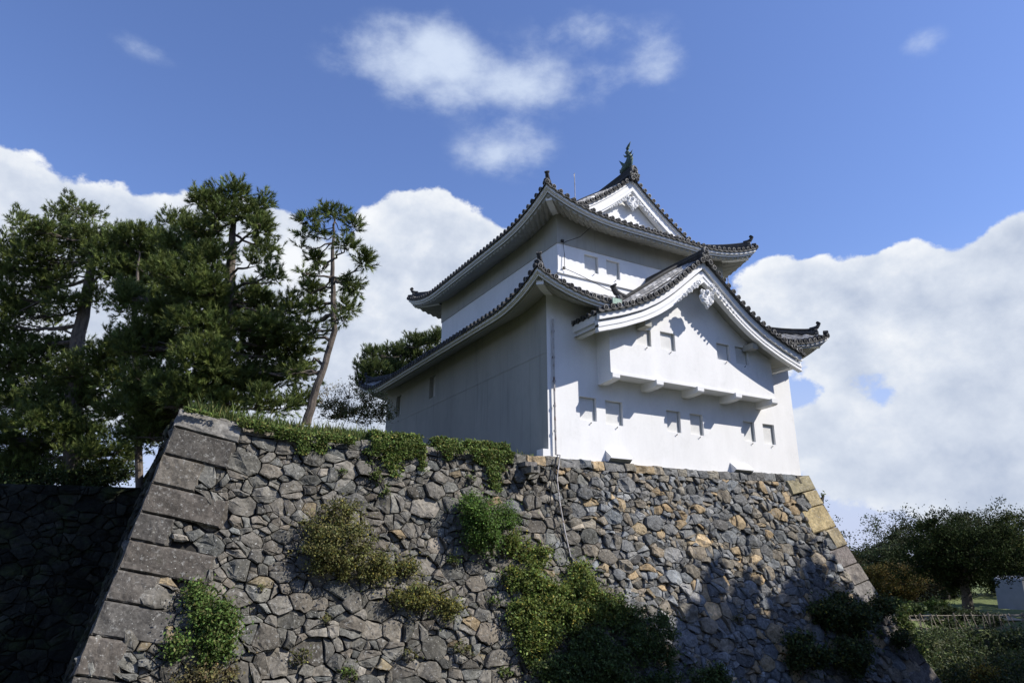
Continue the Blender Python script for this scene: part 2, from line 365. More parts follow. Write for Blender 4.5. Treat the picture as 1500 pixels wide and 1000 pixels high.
def stone(mb, fn, poly, col, gap=.014, base=0, rough=1.0, tilt=.07, bulge=.035, deep=.3):
    poly = inset(poly, gap)
    cx = sum(p[0] for p in poly)/len(poly); cy = sum(p[1] for p in poly)/len(poly)
    size = max(sqrt((p[0]-cx)**2+(p[1]-cy)**2) for p in poly)
    if size < .03: return
    poly = chaikin(poly, .05); n = len(poly); ta = rnd.gauss(0, tilt); tb = rnd.gauss(0, tilt); nz = min(.009, size*.04)
    pl_ = [(rnd.gauss(0, .28), rnd.gauss(0, .28), rnd.uniform(.0, .05)*min(1, size*3)) for _ in range(4 if size > .15 else 2)]
    ph = rnd.random()*9
    def D(a, b):
        x, y = a-cx, b-cy; k = min([bulge]+[bulge+c-p*x-q*y for p, q, c in pl_])
        return max(k, -.03)+ta*x+tb*y+.010*sin(11*a+7*b+ph)*sin(9*b-5*a+ph)
    rings = [(0, None), (.002, -.026), (min(.013, size*.06), -.003)]
    if size > .17: rings.append((size*.20, 0)); rings.append((size*.45, 0))
    elif size > .09: rings.append((size*.4, 0))
    vs = []; fs = []
    for (ins, e_) in rings:
        sc_ = 1-ins/size if ins > .05 else 1
        pp = inset(poly, ins) if ins < .05 else [(cx+(a-cx)*sc_, cy+(b-cy)*sc_) for a, b in poly]
        for (a, b) in pp:
            if e_ is None: vs.append(fn(a, b, -deep)); continue
            vs.append(fn(a+rnd.gauss(0, nz), b+rnd.gauss(0, nz), base+D(a, b)*(1 if e_ == 0 else .85)+e_+rnd.gauss(0, nz*.6)))
    ox, oy = rnd.gauss(0, size*.12), rnd.gauss(0, size*.12); vs.append(fn(cx+ox, cy+oy, base+D(cx+ox, cy+oy))); m = len(rings)
    for i in range(m-1):
        for j in range(n): fs.append((i*n+j, i*n+(j+1) % n, (i+1)*n+(j+1) % n, (i+1)*n+j))
    for j in range(n): fs.append(((m-1)*n+j, (m-1)*n+(j+1) % n, len(vs)-1))
    mb.add(vs, fs, col)
def tone(c, k=.22):
    f = exp(rnd.gauss(0, k)); h = rnd.gauss(0, .025); return (c[0]*f*(1+h), c[1]*f, c[2]*f*(1-h))
def colour_front(u, h, r=.3):
    right = 1/(1+exp(-(u-.3-.2*h)*1.4))
    q = rnd.random()
    if rnd.random() < right:
        if q < (.11 if r > .13 else .05): return tone((.31, .235, .14), .2)
        if q < .36: return tone((.20, .175, .135), .2)
        return tone((.155, .158, .155), .28)
    if q < .3: return tone((.142, .130, .108), .22)
    if q < .6: return tone((.124, .114, .095), .24)
    if q < .615 and r > .1: return tone((.2, .16, .10), .2)
    return tone((.112, .109, .094), .28)
def fill_wall(mb, fn, u0, u1, hmax, seed, colour, sizes, keep=None, skip=None, sink=None):
    for poly, r in stone_cells(u1-u0, hmax, sizes, seed, keep=keep):
        poly = [(a+u0, b) for a, b in poly]
        cx = sum(p[0] for p in poly)/len(poly); cy = sum(p[1] for p in poly)/len(poly)
        sunk = .17 if sink and sink(cx, cy) else 0
        if skip and skip(cx, cy): continue
        s = r < .12
        stone(mb, fn, poly, colour(cx, cy, r) if colour is colour_front else colour(cx, cy), gap=.006 if s else rnd.choice([.005, .009, .014, .024]), base=rnd.gauss(-.035 if s else .0, .04)-sunk, bulge=.02 if s else rnd.uniform(.03, .085), tilt=.09)
BIG = [(.24, .42, 2600, .44), (.15, .24, 3600, .44), (.06, .11, 3000, .6), (.03, .06, 12000, .66)]
QR = {'l': [], 'r': []}
wall = empty('stone_wall', (1, -1, 0), 'tall battered dry stone rampart of rough grey and tan blocks carrying the white turret', 'stone wall')
# corner blocks: long and short ones in turn, beds tipping into the wall
def quoins(side):
    """each course is one block that turns the corner"""
    h = .0; k = 0
    while h < 9.6:
        hh = rnd.uniform(.60, .78) if side == 'l' else (rnd.uniform(.62, .8) if k != 2 else .95)
        longu = (k % 2 == 1) if side == 'l' else (k % 2 == 0)
        Lu = rnd.uniform(1.5, 2.0) if longu else rnd.uniform(.75, 1.05); Lv = rnd.uniform(.8, 1.0) if longu else rnd.uniform(1.7, 2.1)
        if side == 'r': Lu *= .9 if longu else 1.15
        if k == 0: Lu = 1.7; hh = .52 if side == 'l' else .62
        tl = .19; mbq = MB(); vs = []; QR[side].append((h, h+hh, Lu))
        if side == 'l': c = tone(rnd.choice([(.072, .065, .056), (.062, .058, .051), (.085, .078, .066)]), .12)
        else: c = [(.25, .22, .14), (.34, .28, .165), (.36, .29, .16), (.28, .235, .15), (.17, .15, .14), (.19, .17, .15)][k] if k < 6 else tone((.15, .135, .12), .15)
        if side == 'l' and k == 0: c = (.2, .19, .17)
        n1, n2 = 7, 5; G = []
        prot = rnd.uniform(.02, .055); gp = .026
        def P(a, b, d):    # a = distance round the corner (a<0 on the return), b = 0..1 down the block
            aa = abs(a); hb = h+b*(hh-gp)+tl*min(aa, 2.2)*(1 if True else 0)
            if side == 'l':
                x0 = XL-gl(hb-0)-prot; y0 = Y0-g(hb)-prot; z = ztop(XL)-hb
                return (x0+a-d*0, y0-d, z) if a >= 0 else (x0-d, y0-a, z)
            x0 = XR+g(hb)+prot; y0 = Y0-g(hb)-prot; z = ztop(13)-hb
            return (x0-a, y0-d, z) if a >= 0 else (x0+d, y0-a, z)
        As = [-Lv, -Lv+.04]+list(np.linspace(-Lv*.66, -.3, 3))+[-.07, 0, .06]+list(np.linspace(.25, Lu-.25, 5))+[Lu-.035, Lu]
        Bs = [0, .06, .3, .5, .72, .94, 1]; jit = {}
        for bi, b in enumerate(Bs):
            for ai, a in enumerate(As):
                edge = bi in (0, len(Bs)-1) or ai in (0, len(As)-1)
                d = -.055 if edge else rnd.gauss(.0, .010)+.012*sin(a*5+k)*sin(b*4+k*2)
                if a == 0: d = rnd.gauss(-.01, .008)
                vs.append(P(a+(rnd.gauss(0, .006)), b+rnd.gauss(0, .004), d))
        # back rim for thickness
        n = len(As); m = len(Bs)
        fs = [(j*n+i, j*n+i+1, (j+1)*n+i+1, (j+1)*n+i) for j in range(m-1) for i in range(n-1)]
        rim = [i for i in range(n)]+[j*n+n-1 for j in range(1, m)]+[(m-1)*n+i for i in range(n-2, -1, -1)]+[j*n for j in range(m-2, 0, -1)]
        o = len(vs)
        for r_ in rim:
            p = vs[r_]; q = (.24, .3) if side == 'l' else (-.24, .3); vs.append((p[0]+q[0], p[1]+q[1], p[2]))
        R_ = len(rim)
        for i in range(R_): fs.append((rim[i], rim[(i+1) % R_], o+(i+1) % R_, o+i))
        mbq.add(vs, fs, c); oq = mbq.build('corner_stone', STONE, wall)
        if side == 'r' and k in (1, 2): oq['label'] = 'squared yellowish tan corner stone'
        h += hh; k += 1
quoins('l'); quoins('r')
def in_quoin(u, h):
    for side, a in (('l', u-(XL-gl(h))), ('r', XR+g(h)-u)):
        if a < .05: return True
        hb = h-.19*min(a, 2.2)
        for (h0, h1, Lu) in QR[side]:
            if h0-.02 <= hb < h1+.02 and a < Lu-.12: return True
    return False
mb = MB()
TOPS = .34
def keepf(x, y):
    u = x+XL-2.4; return 1.38 if u < -.5 else 1.28
fill_wall(mb, lambda u, h, d: face_front(u, h+TOPS, d), XL-2.4, XR+3.2, 9.6, 5, colour_front, BIG, keep=keepf, skip=lambda u, h: u < XL-gl(h+TOPS)+.12 or u > XR+g(h+TOPS)-.12, sink=lambda u, h: in_quoin(u, h+TOPS))
mb.build('rubble_facing', STONE, wall)
# levelling course along the top
mb = MB(); u = XL+.9
while u < XR-.7:
    L = rnd.uniform(.42, .95); y0 = rnd.uniform(-.03, .03)
    if u+L > XR-.7: L = XR-.7-u+.1
    b = TOPS+rnd.uniform(-.03, .02)
    stone(mb, face_front, [(u, y0), (u, b), (u+L*.5, b+rnd.uniform(-.03, .05)), (u+L, b+rnd.uniform(-.02, .03)), (u+L, y0), (u+L*.5, y0+rnd.uniform(-.02, .02))][::-1], colour_front(u, 0), gap=.015, base=.02, bulge=.04, tilt=.03)
    # upper face of the cap stones
    u += L
mb.build('cap_course', STONE, wall)
# earth core behind the stones
mb = MB(); U = np.linspace(0, 1, 40); H = np.linspace(.0, 10, 12)
def grid(mb, fn, U, H, d, flip=False, col=(1, 1, 1), mat=0):
    vs = [fn(a, b, d) for b in H for a in U]; n = len(U)
    fs = [(j*n+i, j*n+i+1, (j+1)*n+i+1, (j+1)*n+i) for j in range(len(H)-1) for i in range(n-1)]
    mb.add(vs, fs, col, mat)
grid(mb, lambda q, h, d: face_front(XL-gl(h)+.12+q*(XR+g(h)-XL+gl(h)-.24), h, d), U, H, -.16); grid(mb, face_left, np.linspace(.1, 13.4, 12), H, -.16); grid(mb, face_right, np.linspace(0, 24, 12), H, -.16)
mb.build('earth_core', DIRT, wall)
SIDE = [(.3, .5, 1500, .66), (.16, .26, 2000, .7), (.06, .1, 1500, .8)]
mb = MB(); fill_wall(mb, face_left, -1.5, 13.4, 9.6, 9, lambda u, h: tone((.035, .034, .026), .3), SIDE, skip=lambda u, h: u < .4-g(h)); mb.build('side_facing', SHADE_MOSSY, wall)  # low tone puts the shade of this side into the stone colour
mb = MB(); fill_wall(mb, lambda u, h, d: face_right(u, h, d), -2.4, 24, 9.6, 10, lambda u, h: tone((.16, .15, .14), .25), SIDE, skip=lambda u, h: u < .5-g(h)); mb.build('side_facing', STONE, wall)
# stone drain spout
sp_ = on_plane(770, 687, 1, -.35)
mb = MB(); mb.box((sp_[0]-.17, -.98, sp_[2]-.17), (sp_[0]+.17, -.1, sp_[2]-.10), (.17, .16, .14)); mb.box((sp_[0]-.17, -.98, sp_[2]-.1), (sp_[0]-.08, -.1, sp_[2]+.05), (.17, .16, .14)); mb.box((sp_[0]+.08, -.98, sp_[2]-.1), (sp_[0]+.17, -.1, sp_[2]+.05), (.17, .16, .14))
mb.box((sp_[0]-.25, -.75, sp_[2]+.055), (sp_[0]+.2, -.1, sp_[2]+.2), (.15, .14, .13))
mb.build('drain_spout', STONE, wall)
# bastion top
mb = MB(); xs = np.linspace(XL+.1, XR-.1, 30); ys = np.linspace(-.1, 40, 30)
def topz(x, y): return ztop(x)*max(0, 1-y/5)-.06+.32*min(1, max(0, y)/2.2)*(1 if x < -1 else 0)+.02*max(0, y-2)*(1 if x < -1 else 0)
vs = [(x, y, topz(x, y)) for y in ys for x in xs]; n = len(xs)
mb.add(vs, [(j*n+i, j*n+i+1, (j+1)*n+i+1, (j+1)*n+i) for j in range(len(ys)-1) for i in range(n-1)])
tag(mb.build('terrace', MOSS, None, True), kind='structure')

# second rampart, far left, set back
YB = 13.2
wall2 = empty('stone_wall', (-25, YB, -1), 'mossy stone rampart set back under the pines, their shade darkened into its colour', 'stone wall')
def ff(u, h, d): z = -.45+.02*(u+12)-h; return (u, YB-g(h)-d, z)
mb = MB(); fill_wall(mb, ff, -48, -11, 9.6, 21, lambda u, h: tone((.022, .022, .017), .35), [(.3, .55, 3600, .66), (.17, .28, 4000, .7), (.07, .11, 2000, .8)]); mb.build('rubble_facing', SHADE_MOSSY, wall2)  # near-black tone paints the deep shade under the pines into the stones
mb = MB(); grid(mb, ff, np.linspace(-48, -11, 20), H, -.16); mb.build('earth_core', DIRT, wall2)
mb = MB(); mb.add([(-48, YB, -.9), (XL+.3, YB, -.6), (XL+.3, 60, .2), (-48, 60, .2)], [(0, 1, 2, 3)]); tag(mb.build('terrace', MOSS), kind='structure')

# ------------------------------------------------------------ the turret
tur = empty('castle_turret', (6.5, 8, 0), 'white plastered two-roofed Japanese castle turret with black tiled curving eaves', 'castle turret')
def holed(mb, org, ax, ay, u0, u1, v0, v1, holes, depth, nrm, rev=True):
    """wall sheet with recessed openings"""
    org = np.array(org, float); ax = np.array(ax, float); ay = np.array(ay, float); nrm = np.array(nrm, float)
    us = sorted({u0, u1, *[q for h in holes for q in h[:2]]}); vs_ = sorted({v0, v1, *[q for h in holes for q in h[2:4]]})
    for i in range(len(us)-1):
        for j in range(len(vs_)-1):
            cu = (us[i]+us[i+1])/2; cv = (vs_[j]+vs_[j+1])/2
            if any(h[0] < cu < h[1] and h[2] < cv < h[3] for h in holes): continue
            mb.add([org+ax*a+ay*b for a, b in ((us[i], vs_[j]), (us[i+1], vs_[j]), (us[i+1], vs_[j+1]), (us[i], vs_[j+1]))], [(0, 1, 2, 3)])
    for h in holes:
        q = [(h[0], h[2]), (h[1], h[2]), (h[1], h[3]), (h[0], h[3])]
        for i in range(4):
            a, b = q[i], q[(i+1) % 4]; p0 = org+ax*a[0]+ay*a[1]; p1 = org+ax*b[0]+ay*b[1]
            mb.add([p0, p1, p1-nrm*depth, p0-nrm*depth], [(0, 1, 2, 3)])
def window(org, ax, ay, h, depth, nrm, hook=True):
    org = np.array(org, float); ax = np.array(ax, float); ay = np.array(ay, float); nrm = np.array(nrm, float); w = MB(); e = .004
    q = [(h[0]-.02, h[2]-.02), (h[1]+.02, h[2]-.02), (h[1]+.02, h[3]+.02), (h[0]-.02, h[3]+.02)]
    w.add([org+ax*a+ay*b-nrm*(depth-.03) for a, b in q]+[org+ax*a+ay*b-nrm*(depth+.05) for a, b in q], [(0, 1, 2, 3), (7, 6, 5, 4), (0, 1, 5, 4), (1, 2, 6, 5), (2, 3, 7, 6), (3, 0, 4, 7)])
    # sliding shutter with a thin frame at its edge
    f = MB(); s = h[1]-.07
    for (a0, a1, b0, b1) in ((s, s+.03, h[2]+.01, h[3]-.01),):
        q = [(a0, b0), (a1, b0), (a1, b1), (a0, b1)]
        f.add([org+ax*a+ay*b-nrm*(depth-.05) for a, b in q]+[org+ax*a+ay*b-nrm*(depth-.02) for a, b in q], [(0, 1, 2, 3), (7, 6, 5, 4), (0, 1, 5, 4), (1, 2, 6, 5), (2, 3, 7, 6), (3, 0, 4, 7)])
    o = w.build('window', SHUT, tur); fo = f.build('frame', SHADE_AGED, None); sub(fo, o)
    if hook:
        k = MB(); c = (h[0]+h[1])/2+.08; b = org+ax*c+ay*(h[2]-.10)
        k.tube([b-nrm*.01, b+nrm*.05, b+nrm*.06+ay*.035], .016, 5); sub(k.build('hook', IRON), o)
def sub(c, p):
    c.parent = p
    c.matrix_parent_inverse = Matrix.Translation(-Vector(p.parent.location)) @ Matrix.Translation(Vector(p.parent.location))
    return c
DN = .14
LX0, LX1, LY0, LY1 = -.12, 13.0, 0.0, 16.9
UX0, UX1, UY0, UY1 = 1.66, 11.34, 1.8, 13.55
# lower storey walls
mb = MB(); lowh = [(1.26, 2.02, 1.47, 2.34), (2.44, 3.25, 1.42, 2.33), (5.44, 6.16, 1.42, 2.28), (6.68, 7.38, 1.42, 2.27), (9.7, 10.38, 1.42, 2.27), (10.9, 11.62, 1.40, 2.27)]
holed(mb, (0, 0, 0), (1, 0, 0), (0, 0, 1), LX0, LX1, -.35, 6.1, lowh, DN, (0, -1, 0))
for h in lowh: window((0, 0, 0), (1, 0, 0), (0, 0, 1), h, DN, (0, -1, 0))
mb.add([(LX1, LY0, -.35), (LX1, LY1, -.35), (LX1, LY1, 6.1), (LX1, LY0, 6.1)], [(0, 1, 2, 3)])
mb.add([(LX0, LY1, -.35), (LX1, LY1, -.35), (LX1, LY1, 6.1), (LX0, LY1, 6.1)], [(3, 2, 1, 0)])
mb.build('lower_wall', PLASTER, tur)
mb = MB(); lh = [(10.05, 10.8, 4.25, 5.35), (14.6, 15.35, 4.17, 5.28)]
holed(mb, (LX0, 0, 0), (0, 1, 0), (0, 0, 1), LY0, LY1, -.35, 6.1, lh, .22, (-1, 0, 0))
for h in lh: window((LX0, 0, 0), (0, 1, 0), (0, 0, 1), h, .22, (-1, 0, 0), False)
# shallow relief ledge and panel joints of the shaded side
mb.sweep([(LX0-.001, .02, 3.82), (LX0-.001, LY1, 3.82)], [(0, 0), (-.012, .0), (-.012, .03), (0, .05)], (1, 0, 0), (0, 0, 1))
mb.build('side_wall', SHADE_AGED, tur)
mb = MB()
for (y_, z0, z1) in ((1.2, .2, 3.8), (2.9, 3.9, 5.4), (4.6, .2, 3.8), (5.4, 4.3, 5.3), (8.1, .2, 3.8), (12.3, .3, 3.8)):
    mb = MB(); mb.sweep([(LX0-.002, y_, z0), (LX0-.002, y_, z1)], [(0, 0), (-.005, 0), (-.005, .03), (0, .03)], (1, 0, 0), (0, 1, 0)); mb.build('panel_joint', SHADE_AGED, tur)
# corner ledge block and foot plinth
mb = MB(); mb.box((-.42, -.12, -.1), (-.13, .3, .27)); mb.build('corner_block', PLASTER, tur)
# upper storey walls
mb = MB(); uh = [(3.03, 3.77, 8.40, 9.19), (4.20, 4.95, 8.36, 9.2), (8.05, 8.8, 8.36, 9.2), (9.2, 9.95, 8.36, 9.2)]
holed(mb, (0, UY0, 0), (1, 0, 0), (0, 0, 1), UX0, UX1, 6.9, 11.2, uh, DN, (0, -1, 0))
for h in uh: window((0, UY0, 0), (1, 0, 0), (0, 0, 1), h, DN, (0, -1, 0))
mb.add([(UX1, UY0, 6.9), (UX1, UY1, 6.9), (UX1, UY1, 11.2), (UX1, UY0, 11.2)], [(0, 1, 2, 3)])
mb.add([(UX0, UY1, 6.9), (UX1, UY1, 6.9), (UX1, UY1, 11.2), (UX0, UY1, 11.2)], [(3, 2, 1, 0)])
mb.add([(UX0, UY1, 6.9), (UX0, UY0, 6.9), (UX0, UY0, 11.2), (UX0, UY1, 11.2)], [(0, 1, 2, 3)])
mb.build('upper_wall', PLASTER, tur)
def ringbox(mb, x0, x1, y0, y1, z0, z1, p, q=0.0):
    mb.box((x0-p, y0-p, z0), (x1+p, y0+q, z1)); mb.box((x0-p, y1-q, z0), (x1+p, y1+p, z1))
    mb.box((x0-p, y0+q, z0), (x0+q, y1-q, z1)); mb.box((x1-q, y0+q, z0), (x1+p, y1-q, z1))
mb = MB(); ringbox(mb, UX0, UX1, UY0, UY1, 8.0, 8.11, .07); mb.build('sill_band', PLASTER, tur)
mb = MB(); ringbox(mb, UX0, UX1, UY0, UY1, 9.38, 11.2, .035); mb.build('frieze', SHADE_AGED, tur)

# ---- tiled roofs
TS = .33
def tile_col():
    f = exp(rnd.gauss(0, .33)); return (.30*f, .295*f, .28*f)
def dark_col():  # eave-edge tiles blackened to carry the shade under the eave; ridges share it
    f = exp(rnd.gauss(0, .3)); return (.042*f, .042*f, .041*f)
def row(mb, P, side, r=.085, step=.3, cold=None):
    """one row of overlapping half-round tiles; P = list of points from eave upward"""
    P = [np.array(p, float) for p in P]; side = np.array(side, float)
    d = [0]
    for i in range(1, len(P)): d.append(d[-1]+np.linalg.norm(P[i]-P[i-1]))
    if d[-1] < .05: return
    def pt(s): return np.array([np.interp(s, d, [p[k] for p in P]) for k in range(3)])
    m = max(1, int(round(d[-1]/step)))
    for i in range(m):
        a = pt(d[-1]*i/m); b = pt(d[-1]*(i+1)/m+.01); t = b-a; t /= np.linalg.norm(t); nn = np.cross(side, t)
        if nn[2] < 0: nn = -nn
        vs = []; n = 6
        for (p, rr) in ((a, r*1.06), (b, r*.93)):
            for j in range(n+1):
                q = pi*j/n; vs.append(p+side*rr*cos(q)+nn*rr*(sin(q)*1.0))
        fs = [(j, j+1, n+1+j+1, n+1+j) for j in range(n)]; fs.append(tuple(range(n+1)))
        mb.add(vs, fs, dark_col() if (i == 0 and cold is None) or cold == 0 else tile_col())
def disc(mb, c, out, r=.105, L=.07):
    """round end tile: rim, sunk field and boss"""
    c = np.array(c, float); o = np.array(out, float); o /= np.linalg.norm(o); a = np.cross(o, (0, 0, 1.)); a /= np.linalg.norm(a); b = np.cross(a, o); n = 10
    prof = [(r, -L), (r, 0), (r*.72, .008), (r*.66, -.022), (r*.34, -.022), (r*.28, .0), (0.001, .004)]
    rim = exp(rnd.gauss(0, .35)); cols = [(.04, .04, .04), (.17*rim, .165*rim, .155*rim), (.07, .07, .07), (.022, .022, .022), (.05, .05, .05), (.06*rim, .06*rim, .058*rim)]  # barrel and sunk field blackened for eave shade; the pale rim is wear
    vs = [c+o*h+q*(cos(2*pi*j/n)*a+sin(2*pi*j/n)*b) for (q, h) in prof for j in range(n)]
    off = len(mb.v); mb.v.extend([tuple(v) for v in vs])
    for i in range(len(prof)-1):
        for j in range(n): mb.f.append([off+i*n+j, off+i*n+(j+1) % n, off+(i+1)*n+(j+1) % n, off+(i+1)*n+j]); mb.m.append(0); mb.c.append(cols[i])
def drip(mb, a, b, out):
    """crescent pan-tile end hanging between two round ends"""
    a = np.array(a, float); b = np.array(b, float); o = np.array(out, float); n = 5; vs = []; c = tile_col()
    for k in range(n+1):
        q = k/n; p = a+(b-a)*q; s = sin(pi*q)
        vs += [p+np.array([0, 0, -.035*s]), p+o*.02+np.array([0, 0, -.055-.075*s])]
    top = len(vs)
    for k in range(n+1):
        q = k/n; p = a+(b-a)*q; vs.append(p-o*.12+np.array([0, 0, -.035*sin(pi*q)]))
    fs = [(2*k, 2*k+1, 2*k+3, 2*k+2) for k in range(n)]+[(2*k, 2*k+2, top+k+1, top+k) for k in range(n)]
    mb.add(vs, fs, (c[0]*.12, c[1]*.12, c[2]*.12))  # tile tone cut down to paint in the shade below the eave
class Skirt:
    def __init__(s, x0, x1, y0, y1, ez, prof, L, ld, gable=None, Tmax=(9, 9, 9, 9)):
        s.x0, s.x1, s.y0, s.y1, s.ez, s.prof, s.L, s.ld, s.gable, s.T = x0, x1, y0, y1, ez, prof, L, ld, gable, Tmax
    def z(s, side, u, t):
        """side 0 front 1 right 2 back 3 left; u along the eave, t inward"""
        Ls = s.len(side); b = max(t, min(u, Ls-u)); return s.ez+s.prof(t)+s.L*max(0, 1-max(0, b)/s.ld)**2.3
    def len(s, side): return s.x1-s.x0 if side in (0, 2) else s.y1-s.y0
    def pt(s, side, u, t, dz=0):
        z = s.z(side, u, t)+dz
        if side == 0: return (s.x0+u, s.y0+t, z)
        if side == 2: return (s.x1-u, s.y1-t, z)
        if side == 1: return (s.x1-t, s.y0+u, z)
        return (s.x0+t, s.y1-u, z)
    def out(s, side): return [(0, -1, 0), (1, 0, 0), (0, 1, 0), (-1, 0, 0)][side]
    def along(s, side): return [(1, 0, 0), (0, 1, 0), (-1, 0, 0), (0, -1, 0)][side]
    def tmax(s, side, u):
        Ls = s.len(side); hip = min(u, Ls-u)
        if s.gable and side in (1, 3) and s.gable-.01 <= u <= Ls-s.gable+.01: return s.T[side]
        return min(hip, s.T[side])
def build_skirt(R, name_roof, corrugated, over, cut=None, tstart=None):
    """tiles, eave ends, plaster fascia and soffit of one roof"""
    tiles = MB(); ends = MB(); pl = MB(); sof = MB()
    for side in range(4):
        L = R.len(side); al = R.along(side); out = R.out(side); n = int(L/TS); off = (L-n*TS)/2
        us = [off+TS*i for i in range(n+1)]
        iscut = (lambda u, t=0: side == 0 and cut and cut(R.x0+u, t))
        for i, u in enumerate(us):
            tm = R.tmax(side, u)
            t0 = -.06
            if side == 0 and tstart: t0 = max(t0, tstart(R.x0+u))
            if R.gable and side in (1, 3) and tm > 3 and (u < R.gable+1.25 or u > L-R.gable-1.25): tm = min(R.gable+.3, tm)
            if tm-t0 > .1:
                k = max(2, int((tm-t0)/.5)); row(tiles, [R.pt(side, u, t0+(tm-t0)*j/k, .03+(rise(abs(R.pt(side, u, t0+(tm-t0)*j/k)[0]-6.5)) if R.gable and side in (1, 3) and tm > 3 else 0)) for j in range(k+1)], al)
            if not iscut(u):
                disc(ends, np.array(R.pt(side, u, -.07, .035)), np.array(out)+np.array([0, 0, -.12]))
                if i < n and not iscut(us[i+1]): drip(ends, R.pt(side, u, -.04, .02), R.pt(side, us[i+1], -.04, .02), out)
        # pan surface
        m = int(L/TS*3); uu = [L*i/m for i in range(m+1)]
        for i in range(m):
            a, b = uu[i], uu[i+1]; mid = (a+b)/2
            if iscut(mid) and not tstart: continue
            t0 = -.03 if not (side == 0 and tstart) else max(-.03, tstart(R.x0+mid)-.1)
            ta, tb = R.tmax(side, a), R.tmax(side, b); K = 7; vs = []
            if R.gable and side in (1, 3) and abs(ta-tb) > 1: ta = tb = min(ta, tb)
            if R.gable and side in (1, 3) and max(ta, tb) > 3 and (mid < R.gable+1.2 or mid > L-R.gable-1.2): ta = tb = R.gable
            if max(ta, tb) <= t0: continue
            for k in range(K+1):
                vs.append(R.pt(side, a, t0+(max(ta, t0)-t0)*k/K, -.02*abs(sin(pi*(a-off)/TS)))); vs.append(R.pt(side, b, t0+(max(tb, t0)-t0)*k/K, -.02*abs(sin(pi*(b-off)/TS))))
            tiles.add(vs, [(2*k, 2*k+1, 2*k+3, 2*k+2) for k in range(K)], (.07, .07, .068))
        # plaster fascia: two stepped bands, then the soffit
        m = int(L/.055); fr = [i/m for i in range(m+1)]
        prof = [(.02, -.055), (.02, -.20), (.08, -.215), (.08, -.245), (.13, -.25), (.13, -.33)]
        def strip(mbx, prof, fr):
            for i in range(len(fr)-1):
                um = L*(fr[i]+fr[i+1])/2
                if iscut(um): continue
                vs = []
                for f in (fr[i], fr[i+1]):
                    for (t, dz, c) in prof:
                        u = t+(L-2*t)*f; w = c*abs(sin(pi*(u-off)/TS)) if corrugated else 0
                        vs.append(R.pt(side, u, t, dz-w))
                k = len(prof); mbx.add(vs, [(j, j+1, k+j+1, k+j) for j in range(k-1)])
        strip(pl, [(a, b, 0) for a, b in prof], [i/80 for i in range(81)])
        if corrugated: sp = [(.13, -.33, 0), (.20, -.34, 0), (.20, -.35, .09), (.24, -.37, .12)]+[(t, -.38-.02*t, .11) for t in np.linspace(.5, over, 4)]; strip(sof, sp, fr)
        else: sp = [(.13, -.33, 0), (.24, -.34, 0), (.24, -.40, 0)]+[(t, -.40-.05*t, 0) for t in np.linspace(.5, over, 4)]; strip(sof, sp, [i/80 for i in range(81)])
    rf = tiles.build(name_roof, TILE, tur); sub(ends.build('eave_tiles', TILE), rf); sub(pl.build('fascia', PLASTER), rf); sub(sof.build('soffit', SHADE_AGED, None, False), rf)
    return rf
def ridge(mb, path, w=.17, h=.34, layers=4, top=.075):
    """stack of flat ridge tiles with a round cap along a path"""
    P = [np.array(p, float) for p in path]
    for k in range(layers):
        ww = w*(1-.1*k)+(.015 if k % 2 else 0); z0 = h*k/layers; z1 = h*(k+1)/layers-.012; c = dark_col()
        vs = []
        for i, p in enumerate(P):
            t = P[min(i+1, len(P)-1)]-P[max(i-1, 0)]; t[2] = 0; t /= np.linalg.norm(t)+1e-9; s = np.array([t[1], -t[0], 0])
            vs += [p-s*ww+np.array([0, 0, z0]), p+s*ww+np.array([0, 0, z0]), p+s*ww+np.array([0, 0, z1]), p-s*ww+np.array([0, 0, z1])]
        fs = [(4*i+j, 4*i+(j+1) % 4, 4*i+4+(j+1) % 4, 4*i+4+j) for i in range(len(P)-1) for j in range(4)]+[(3, 2, 1, 0), tuple(4*(len(P)-1)+j for j in range(4))]
        mb.add(vs, fs, c)
        # pale mortar between the layers
        if k < layers-1: mb.sweep([p+np.array([0, 0, z1+.006]) for p in P], [(-.9*ww, -.008), (.9*ww, -.008), (.9*ww, .008), (-.9*ww, .008)], (P[0]-P[-1])[[1, 0, 2]]*np.array([1, -1, 0])/max(1e-6, np.linalg.norm((P[0]-P[-1])[:2])), (0, 0, 1), (.26, .255, .245))
    mb.tube([p+np.array([0, 0, h+.02]) for p in P], top, 8, dark_col())
